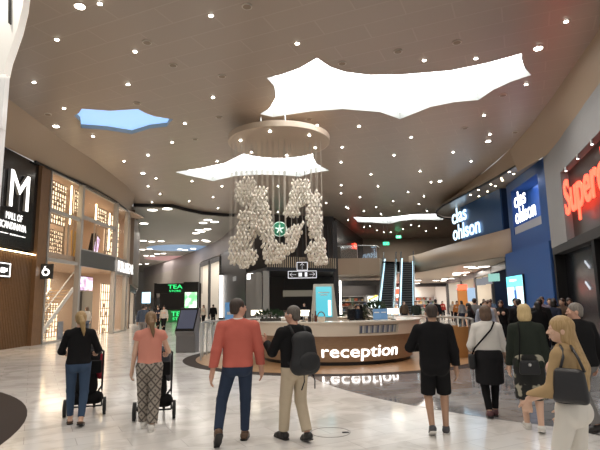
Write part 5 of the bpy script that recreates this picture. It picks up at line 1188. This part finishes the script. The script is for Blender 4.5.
def pattern_mat(name, a, b, c):
    def fn(nt, p):
        L = nt.links; tc = _n(nt, 'ShaderNodeTexCoord'); mp = _n(nt, 'ShaderNodeMapping'); mp.inputs['Scale'].default_value = (8.0, 4.0, 7.0); mp.inputs['Location'].default_value = (.25, 0, .2); L.new(tc.outputs['Object'], mp.inputs[0])
        sp_ = _n(nt, 'ShaderNodeSeparateXYZ'); L.new(mp.outputs[0], sp_.inputs[0]); out = []
        for ch_ in ('X', 'Z'):
            fr = _n(nt, 'ShaderNodeMath', operation='PINGPONG'); fr.inputs[1].default_value = .5; L.new(sp_.outputs[ch_], fr.inputs[0]); out.append(fr)
        ad = _n(nt, 'ShaderNodeMath', operation='ADD'); L.new(out[0].outputs[0], ad.inputs[0]); L.new(out[1].outputs[0], ad.inputs[1])
        ml = _n(nt, 'ShaderNodeMath', operation='MULTIPLY'); ml.inputs[1].default_value = 4.0; L.new(ad.outputs[0], ml.inputs[0]); pg = _n(nt, 'ShaderNodeMath', operation='PINGPONG'); pg.inputs[1].default_value = 1; L.new(ml.outputs[0], pg.inputs[0])
        nz = _n(nt, 'ShaderNodeTexNoise'); nz.inputs['Scale'].default_value = 60; L.new(tc.outputs['Object'], nz.inputs['Vector']); a2 = _n(nt, 'ShaderNodeMath', operation='MULTIPLY_ADD'); a2.inputs[1].default_value = .5; L.new(nz.outputs['Fac'], a2.inputs[0]); L.new(pg.outputs[0], a2.inputs[2])
        rp = _ramp(nt, [(.40, a), (.62, c), (.85, b)]); L.new(a2.outputs[0], rp.inputs[0]); L.new(rp.outputs[0], p.inputs['Base Color']); p.inputs['Roughness'].default_value = .9
    return node_mat(name, fn)
def floral_mat(name, a, b, sc=7):
    return node_mat(name, lambda nt, p: (lambda tc, nz, rp: (nt.links.new(tc.outputs['Object'], nz.inputs['Vector']), nt.links.new(nz.outputs['Fac'], rp.inputs[0]), nt.links.new(rp.outputs[0], p.inputs['Base Color']), setattr(p.inputs['Roughness'], 'default_value', .9)))(_n(nt, 'ShaderNodeTexCoord'), _n(nt, 'ShaderNodeTexNoise', Scale=sc), _ramp(nt, [(.57, a), (.62, b)])))
# ---------------------------------------------------------------- the walkers in front
D2 = Vector
# woman in black with a pushchair
px, py = -3.37, 7.75
w1, J = person('woman in a black top and blue jeans pushing the left pushchair', (px, py, 0), 21, 1.66, 'f', dict(footL=(-.05, .06, 0, 6, 0), footR=(.045, -.10, .012, -8, 14), handL=(-.13, .19, .61), handR=(.15, .19, .605), curlL=.75, curlR=.75, head=4, shoe=(SHBR, SHB), shoetop=-.015), SKIN['fair'], 'pony', BLOND,
    [('trousers', DENIM, dict(g=.006, wide=.002, to=.95, name='jeans')), ('top', BLK, dict(g=.012, hem=.535, sleeve=.78, box=1, name='black_top'))])
w2, J = person('woman in a salmon sleeveless top and patterned trousers pushing the second pushchair', (-2.19, 7.38, 0), 13, 1.64, 'f', dict(footL=(-.04, .09, 0, 5, 0), footR=(.035, -.06, 0, -3, 0), handL=(-.15, .05, .485), handR=(.14, .20, .61), curlR=.75, curlL=.5, head=0, shoe=(SHW, SHW)), SKIN['fair'], 'pony', hairm('light_brown', (.12, .07, .03), (.26, .16, .08)),
    [('trousers', pattern_mat('pattern_trousers', (.075, .065, .056), (.30, .265, .225), (.15, .13, .11)), dict(g=.016, wide=.022, to=.97, waist=.60)), ('top', SALMON2, dict(g=.013, hem=.555, sleeve=.14, wide=.008, box=1, name='sleeveless_top'))])
def pushchair(loc, rz, lb, hood, accent):
    o = empty('pushchair', loc, rz); tag(o, lb, 'pushchair'); FR = mat('pushchair_frame', (.03, .03, .032), .4, .4)
    for s in (-1, 1):
        w_ = MB().cyl((s * .27, 0, .135), (s * .315, 0, .135), .135, seg=28).build('rear_wheel', mat('tyre_black', (.012, .012, .012), .7), o); MB().cyl((s * .265, 0, .135), (s * .32, 0, .135), .085, seg=20).build('hub', mat('hub_grey', (.10, .10, .10), .4, .3), w_)
        w_ = MB().cyl((s * .10, .66, .09), (s * .135, .66, .09), .09, seg=24).build('front_wheel', _mats['tyre_black'], o); MB().cyl((s * .095, .66, .09), (s * .14, .66, .09), .05, seg=16).build('hub', _mats['hub_grey'], w_)
        MB().tube([(s * .25, .0, .14), (s * .24, .16, .42), (s * .25, -.02, .80), (s * .25, -.13, 1.0)], .016).tube([(s * .24, .16, .42), (s * .16, .45, .28), (s * .12, .66, .10)], .016).build('frame_side', FR, o)
    MB().tube([(-.25, 0, .14), (.25, 0, .14)], .014).build('axle', FR, o); MB().tube([(-.25, -.13, 1.0), (-.23, -.17, 1.02), (.23, -.17, 1.02), (.25, -.13, 1.0)], .019).build('handle_bar', mat('grip_black', (.02, .02, .02), .8), o)
    smooth_field('seat', [('c', (0, .22, .42), (0, .36, .80), .17, .16, .04), ('c', (0, .25, .40), (0, .52, .42), .16, .14, .04), ('e', (0, .5, .36), (.16, .14, .08))], BLK, o, .012)
    F = Field(.03); F.ell((0, .30, .86), (.235, .27, .23)); F.carve((0, .50, .70), (.22, .30, .24)); F.cut((0, 0, .76), (0, .3, -1)); mesh_obj('hood', F.mesh(.012), hood, o)
    smooth_field('basket', [('c', (-.17, .20, .24), (.17, .20, .24), .10, .10, .03), ('c', (-.14, .40, .22), (.14, .40, .22), .08, .08, .03)], BLK, o, .012)
    smooth_field('blanket', [('c', (.18, .16, .72), (.22, .20, .90), .05, .04, .02), ('e', (.2, .25, .62), (.06, .09, .10))], accent, o, .01)
    MB().box((.1, -.06, .76), (.26, .10, .20)).build('organiser_bag', BLK, o, bevel=.02)
pushchair((-3.50, 8.36, 0), R(20), 'black pushchair with a red lining pushed by the woman in jeans', BLK, cloth('wine_red', (.25, .02, .035))); pushchair((-2.28, 8.0, 0), R(13), 'dark pushchair with a grey hood pushed by the woman in patterned trousers', cloth('hood_grey', (.045, .05, .06)), cloth('grey_blanket', (.10, .10, .11)))
# man in the salmon-red sweater
m1, J = person('man in a salmon-red sweater and dark jeans, head turned to the right', (-.83, 6.62, 0), 4, 1.80, 'm', dict(footL=(-.125, -.13, .055, 16, 46), footR=(.045, .09, 0, -8, 0), handL=(-.175, -.05, .485), handR=(.165, .07, .49), poleL=(-.35, -1, 0), poleR=(.35, -1, 0), head=-52, shoe=(SHBR, SHB)), SKIN['ruddy'], 'short', DBROWN,
    [('trousers', DENIMD, dict(g=.009, wide=.006, to=.96, name='jeans')), ('top', WHT, dict(g=.006, hem=.6, sleeve=.985, wide=.004, collar=.016, name='white_shirt')), ('top', SALMON, dict(g=.016, hem=.525, sleeve=.94, wide=.006, collar=-.001, box=1, name='sweater'))])
# man with the backpack
m2, J = person('man in a black sweater and khaki trousers carrying a black backpack', (-.10, 6.66, 0), 34, 1.69, 'm', dict(footL=(-.045, .10, 0, 4, 0), footR=(.055, -.075, .012, -8, 12), handL=(-.12, .22, .71), handR=(.12, .13, .55), poleL=(-.3, -.5, -1), poleR=(.6, -1, -.2), hdirL=(-.55, .55, .6), palmL=(.6, .5, .2), curlL=.28, splayL=.10, curlR=.6, head=30, shoe=(SHB, SHB)), SKIN['ruddy'], 'short', hairm('grey_brown', (.06, .05, .042), (.14, .12, .10)),
    [('trousers', KHAKI, dict(g=.014, wide=.014, to=.96)), ('top', cloth('black_sweater', (.008, .008, .009)), dict(g=.016, hem=.545, sleeve=.95, wide=.006, box=1, name='sweater'))], bulk=1.06)
h = 1.69; c, M_ = J['hc'], J['hr']; g = [D2(c + M_ @ v3(x, y, z) * h) for x, y, z in ((-.047, .0, .002), (-.034, .050, .002), (0, .058, .002), (.034, .050, .002), (.047, .0, .002))]
part_tube('glasses', g, .0028, STEEL, m2)
o = empty('backpack', (0, 0, 0)); tag(o, 'black backpack with dangling straps on the man in khaki trousers', 'backpack'); o.matrix_world = Matrix.Translation(m2.location) @ Matrix.Rotation(R(34), 4, 'Z')
BP = mat('backpack_nylon', (.010, .011, .013), .7, bump=.4, bscale=8)
smooth_field('main_bag', [('c', (-.05, -.215, 1.24), (-.06, -.23, .98), .10, .12, .05), ('c', (.05, -.215, 1.24), (.07, -.23, .98), .10, .12, .05), ('c', (-.09, -.23, .94), (.10, -.23, .94), .11, .11, .05), ('e', (0, -.20, 1.27), (.15, .09, .09))], BP, o, .008, .05)
smooth_field('front_pocket', [('e', (.01, -.335, 1.0), (.15, .05, .12))], BP, o, .008)
for s in (-1, 1):
    part_tube('shoulder_strap', [(s * .09, -.15, 1.30), (s * .105, -.06, 1.42), (s * .105, .06, 1.415), (s * .125, .12, 1.30), (s * .15, .09, 1.12), (s * .14, -.10, .96)], .018, BP, o)
    part_tube('loose_strap', [(.02 + s * .06, -.27, .87), (.03 + s * .08, -.29, .76), (.02 + s * .10, -.27, .66)], .008, BP, o)
MB().tube([(-.03, -.20, 1.31), (-.02, -.22, 1.345), (.02, -.22, 1.345), (.03, -.20, 1.31)], .007).build('carry_loop', BP, o)
# man in black shorts
m3, J = person('man in a black long-sleeved top and black shorts with bare calves', (1.76, 6.86, 0), -10, 1.68, 'm', dict(footL=(-.05, -.07, .02, 4, 24), footR=(.06, .03, 0, -10, 0), handL=(-.11, .19, .64), poleL=(-.8, -.9, -.3), handR=(.165, .03, .485), poleR=(.35, -1, 0), curlL=.7, head=0, nod=-6, shoe=(SHD, SHW), legw=.98), SKIN['tan'], 'crop', DBROWN,
    [('trousers', BLK, dict(g=.018, wide=.022, to=.47, name='shorts')), ('top', cloth('black_shirt', (.006, .006, .007)), dict(g=.018, hem=.52, sleeve=.95, wide=.006, box=1, collar=.012, name='long_sleeved_top'))], bulk=1.08)
# woman in the white blouse
w3, J = person('woman in a white blouse and long black skirt with a black cross-body strap', (2.82, 7.80, 0), -14, 1.64, 'f', dict(footL=(-.03, -.06, .005, 4, 10), footR=(.03, .05, 0, -4, 0), handL=(-.13, .14, .58), handR=(.16, .06, .485), curlR=.5, head=4, nod=-4, shoe=(mat('shoe_wine', (.10, .035, .04), .5), SHB)), SKIN['fair'], 'bob', hairm('bob_brown', (.07, .04, .025), (.15, .09, .055)),
    [('trousers', BLK, dict(g=.006, wide=.004, to=.96, name='leggings')), ('skirt', cloth('black_skirt', (.013, .013, .015)), dict(hem=.30, flare=.125, waist=.60)), ('top', WHT, dict(g=.018, hem=.575, sleeve=.80, wide=.012, box=1, name='blouse'))], bulk=1.12)
o = empty('crossbody_bag', (0, 0, 0)); tag(o, 'small black cross-body bag hanging at the hip of the woman in white', 'bag'); o.matrix_world = Matrix.Translation(w3.location) @ Matrix.Rotation(R(-14), 4, 'Z')
soft_box('bag', (-.245, -.03, .80), (.10, .24, .22), BP, o, .035, .9)
part_tube('strap', [(-.235, -.03, .90), (-.20, -.11, 1.0), (-.08, -.155, 1.14), (.05, -.145, 1.28), (.105, -.085, 1.385), (.10, .02, 1.385)], .013, BLK, o)
# blond woman in the dark jacket and patterned skirt
w4, J = person('woman with a blond bob in a dark jacket and black patterned skirt', (3.06, 6.98, 0), -16, 1.66, 'f', dict(footL=(-.04, .06, 0, 4, 0), footR=(.04, -.10, .012, -6, 14), handL=(-.14, .06, .48), handR=(.14, .02, .48), head=-6, shoe=(SHW, SHW), shoetop=0), SKIN['fair'], 'bob', PALEB,
    [('skirt', floral_mat('floral_skirt', (.012, .013, .012), (.33, .31, .24), 6), dict(hem=.245, flare=.118, waist=.6)), ('top', GREEN, dict(g=.022, hem=.50, sleeve=.95, wide=.01, box=1, name='jacket'))], bulk=1.06)
o = empty('handbag', (0, 0, 0)); tag(o, 'small black handbag at the left hip of the woman in the dark jacket', 'bag'); o.matrix_world = Matrix.Translation(w4.location) @ Matrix.Rotation(R(-16), 4, 'Z')
soft_box('bag', (-.02, -.20, .83), (.26, .10, .18), BP, o, .03, .88); part_tube('strap', [(-.14, -.17, .88), (-.12, -.165, 1.05), (-.10, -.13, 1.25), (-.10, -.06, 1.40), (-.10, .03, 1.395)], .009, BLK, o)
MB().sph((-.02, -.25, .87), .022, seg=12).build('clasp', STEEL, o)
# blond woman in the tan jacket, nearest
w5, J = person('woman with long blond hair in a tan jacket and white trousers, nearest on the right', (2.17, 4.22, 0), 42, 1.58, 'f', dict(footL=(-.05, .12, 0, 4, 0), footR=(.05, -.12, .03, -4, 24), handL=(-.13, .16, .575), poleL=(-.3, -1, 0), handR=(.12, .08, .50), curlL=.9, hdirL=(0, .2, -1), head=30, shoe=(SHW, SHW)), SKIN['fair'], 'long', hairm('long_blond', (.30, .19, .075), (.48, .33, .16)),
    [('trousers', WPANTS, dict(g=.007, wide=.004, to=.96, waist=.60)), ('top', BLK, dict(g=.010, hem=.575, sleeve=.3, collar=-.05, box=1, name='black_undershirt')), ('top', TANJ, dict(g=.022, hem=.605, sleeve=.95, wide=.012, box=1, name='jacket'))], bulk=1.02)
o = empty('shoulder_bag', (0, 0, 0)); tag(o, 'large black leather shoulder bag carried by the woman in the tan jacket', 'bag'); o.matrix_world = Matrix.Translation(w5.location) @ Matrix.Rotation(R(42), 4, 'Z')
BAGL = mat('bag_leather', (.014, .014, .016), .35, bump=.3, bscale=12)
soft_box('bag', (-.262, -.10, 1.06), (.10, .27, .26), BAGL, o, .045, .80)
for dy in (-.05, .03): part_tube('strap', [(-.255, -.10 + dy * 2.2, 1.17), (-.21, -.09 + dy * 1.4, 1.26), (-.165, -.06 + dy, 1.325), (-.12, -.03 + dy, 1.345), (-.08, -.03 + dy, 1.30)], .011, BAGL, o)
# grey-haired man in black at the right edge
m4, J = person('grey-haired man in a black jacket and grey trousers looking left at the right edge', (3.76, 6.95, 0), 18, 1.66, 'm', dict(footL=(-.05, -.14, .015, 4, 18), footR=(.05, .13, 0, -4, 0), handL=(-.17, .08, .50), handR=(.17, .02, .49), head=58, shoe=(SHB, SHB)), SKIN['ruddy'], 'short', GREYH,
    [('trousers', GREYT, dict(g=.016, wide=.016, to=.97)), ('top', BLK, dict(g=.03, hem=.50, sleeve=.95, wide=.012, box=1, name='jacket'))], bulk=1.15)
# ---------------------------------------------------------------- people farther away
def crowd(label, x, y, yaw, h, sex, top, bottom, hair, hcol, skin='fair', bag=None, P=None, **kw):
    q = dict(footL=(-.04, .08, 0, 3, 0), footR=(.045, -.09, .01, -3, 12), handL=(-.16, .05, .49), handR=(.16, .0, .49), shoe=(SHB, SHB)); q.update(P or {})
    return person(label, (x, y, 0), yaw, h, sex, q, SKIN[skin], hair, hcol, [('trousers', bottom, dict(g=.014, wide=.012)), ('top', top, dict(g=.02, hem=.52, box=1, wide=.008, sleeve=kw.pop('sleeve', .95), name='jacket'))], fine=False, **kw)
LILAC = cloth('lilac_shirt', (.26, .25, .32)); PALEBL = cloth('pale_blue_shirt', (.40, .45, .55)); GREYS = cloth('grey_shirt', (.15, .155, .15)); BROWNC = cloth('brown_jacket', (.09, .06, .04)); OFFW = cloth('offwhite_top', (.52, .48, .42)); ORNG = cloth('orange_top', (.42, .15, .04)); SLATE = cloth('slate_jacket', (.09, .11, .15)); REDC = cloth('red_top', (.32, .03, .025)); STRIPE = cloth('grey_knit', (.25, .23, .22))
crowd('man in a lilac shirt walking towards the camera before the blue tower', 8.15, 17.2, 168, 1.80, 'm', LILAC, NAVYC, 'short', DBROWN, P=dict(head=-10))
crowd('dark-haired woman in black beside the man in the lilac shirt', 8.9, 17.9, 176, 1.74, 'f', BLK, BLK, 'bob', BLKH)
crowd('man in a dark coat right in front of the blue poster screen', 7.75, 18.4, 170, 1.76, 'm', NAVYC, BLK, 'short', BLKH)
crowd('person in black with a light face left of the poster screen', 7.0, 17.8, 150, 1.70, 'f', BLK, BLK, 'bob', DBROWN)
crowd('broad man in a black coat seen from behind left of the blond bob', 6.6, 15.4, -12, 1.74, 'm', BLK, BLK, 'short', BLKH, bulk=1.2)
crowd('second broad person in black beside the blond bob', 6.35, 13.6, 8, 1.66, 'f', BLK, BLK, 'bob', BLKH, bulk=1.2)
crowd('man in a pale blue shirt behind the woman in the white blouse', 6.0, 16.6, 172, 1.70, 'm', PALEBL, NAVYC, 'short', BROWN)
crowd('brown-haired woman facing the camera just over the head of the woman in white', 6.35, 17.2, 178, 1.72, 'f', OFFW, BLK, 'bob', BROWN)
crowd('broad man in a grey shirt seen from behind past the balcony shops', 7.0, 20.5, -20, 1.80, 'm', GREYS, NAVYC, 'crop', DBROWN, bulk=1.12)
crowd('long-haired woman in black bending forward by the handrail', 6.25, 18.6, 60, 1.62, 'f', BLK, BLK, 'long', BLKH, P=dict(lean=.18))
crowd('man in a black suit near the dark shop glass', 9.6, 19.6, 150, 1.74, 'm', BLK, BLK, 'short', BROWN)
crowd('person with a reddish lit face at the dark shop entrance', 9.5, 18.0, 165, 1.74, 'f', BLK, REDC, 'bob', DBROWN, 'ruddy')
crowd('slim man in black standing far right before the pillars', 10.2, 19.2, 120, 1.7, 'm', BROWNC, BLK, 'short', DBROWN)
crowd('man in a dark jacket behind the head of the man in black shorts', 8.0, 30.2, 10, 1.80, 'm', BLK, BLK, 'short', BLKH, bulk=1.15)
crowd('person in a dark green jacket near the foot of the right escalator', 7.0, 31.0, 160, 1.74, 'm', GREEN, BLK, 'short', DBROWN)
crowd('person in an orange top far under the balcony', 11.2, 36.5, 175, 1.68, 'f', ORNG, BLK, 'bob', BROWN)
crowd('person in a grey knit far under the balcony beside the orange top', 10.6, 33.5, 20, 1.70, 'f', STRIPE, NAVYC, 'bob', BLKH)
crowd('man in black far under the balcony by the shop screens', 12.6, 35.0, 185, 1.78, 'm', BLK, BLK, 'short', BLKH)
crowd('man in a slate jacket far under the balcony', 11.6, 31.0, -10, 1.76, 'm', SLATE, BLK, 'short', DBROWN)
crowd('woman in off-white far under the balcony near the shelves', 12.1, 40.5, 170, 1.66, 'f', OFFW, BLK, 'bob', BLOND)
crowd('person in black far behind the escalator foot', 9.4, 37.5, 30, 1.72, 'm', BLK, NAVYC, 'short', BLKH)
crowd('person in brown stepping off the right escalator', 7.0, 34.6, 185, 1.72, 'm', BROWNC, BLK, 'short', GREYH)
crowd('person in a red top in the far shops under the balcony', 12.8, 46.0, 175, 1.68, 'f', REDC, BLK, 'bob', BLKH)
crowd('man in a slate jacket walking away along the left corridor', -8.0, 25.6, 6, 1.78, 'm', SLATE, STRIPE, 'short', DBROWN)
crowd('person in black right next to the man in the slate jacket in the corridor', -8.7, 28.0, 0, 1.76, 'm', BLK, BLK, 'short', BLKH)
crowd('person in black in the corridor walking towards the camera', -10.2, 33.2, 180, 1.74, 'm', BLK, BLK, 'short', DBROWN)
crowd('woman in an off-white top in the corridor before the drinks kiosk', -9.05, 33.4, 175, 1.70, 'f', OFFW, BLK, 'bob', BLKH)
crowd('person in dark clothes beside the woman in the off-white top', -9.75, 34.6, 170, 1.66, 'f', NAVYC, BLK, 'bob', DBROWN)
crowd('far person in black before the pale blue shop screen', -13.0, 46, 175, 1.76, 'm', BLK, NAVYC, 'short', BLKH)
crowd('far person in grey left in the corridor', -14.2, 47.5, 20, 1.7, 'f', GREYS, BLK, 'bob', BROWN)
crowd('shopper in an off-white top in the entrance of the two-storey shop', -12.9, 30.5, 70, 1.72, 'f', OFFW, SLATE, 'bob', BROWN)
crowd('person in a pale top walking past the glowing white column', -8.0, 41.5, 160, 1.70, 'f', OFFW, BLK, 'bob', BROWN)
crowd('person in black past the glowing white column', -7.4, 42.5, 10, 1.74, 'm', BLK, BLK, 'short', BLKH)
crowd('cafe guest in black under the dark canopy', 0.2, 35.6, 170, 1.72, 'm', BLK, BLK, 'short', DBROWN)
crowd('cafe guest in grey under the dark canopy', 1.2, 36.4, 150, 1.68, 'f', GREYS, BLK, 'bob', BLKH)
crowd('receptionist in black behind the desk beside the big screen', 1.9, 17.3, 190, 1.66, 'f', BLK, BLK, 'bob', DBROWN)
crowd('person in a pale top in front of the dark shop left of the escalators', 4.6, 47, 175, 1.70, 'f', OFFW, BLK, 'bob', BROWN)
crowd('person in black in front of the dark shop left of the escalators', 5.3, 46.5, 160, 1.74, 'm', BLK, BLK, 'short', BLKH)

crowd('tall man in black seen from behind near the poster screen', 7.0, 14.9, -20, 1.74, 'm', BLK, BLK, 'short', BLKH, bulk=1.15)
crowd('person in a long dark coat walking towards the dark shop', 7.9, 15.9, -60, 1.70, 'f', NAVYC, BLK, 'bob', BLKH, bulk=1.1)
crowd('man in a brown jacket between the poster screen and the dark glazing', 8.4, 16.3, 120, 1.73, 'm', BROWNC, BLK, 'short', DBROWN)
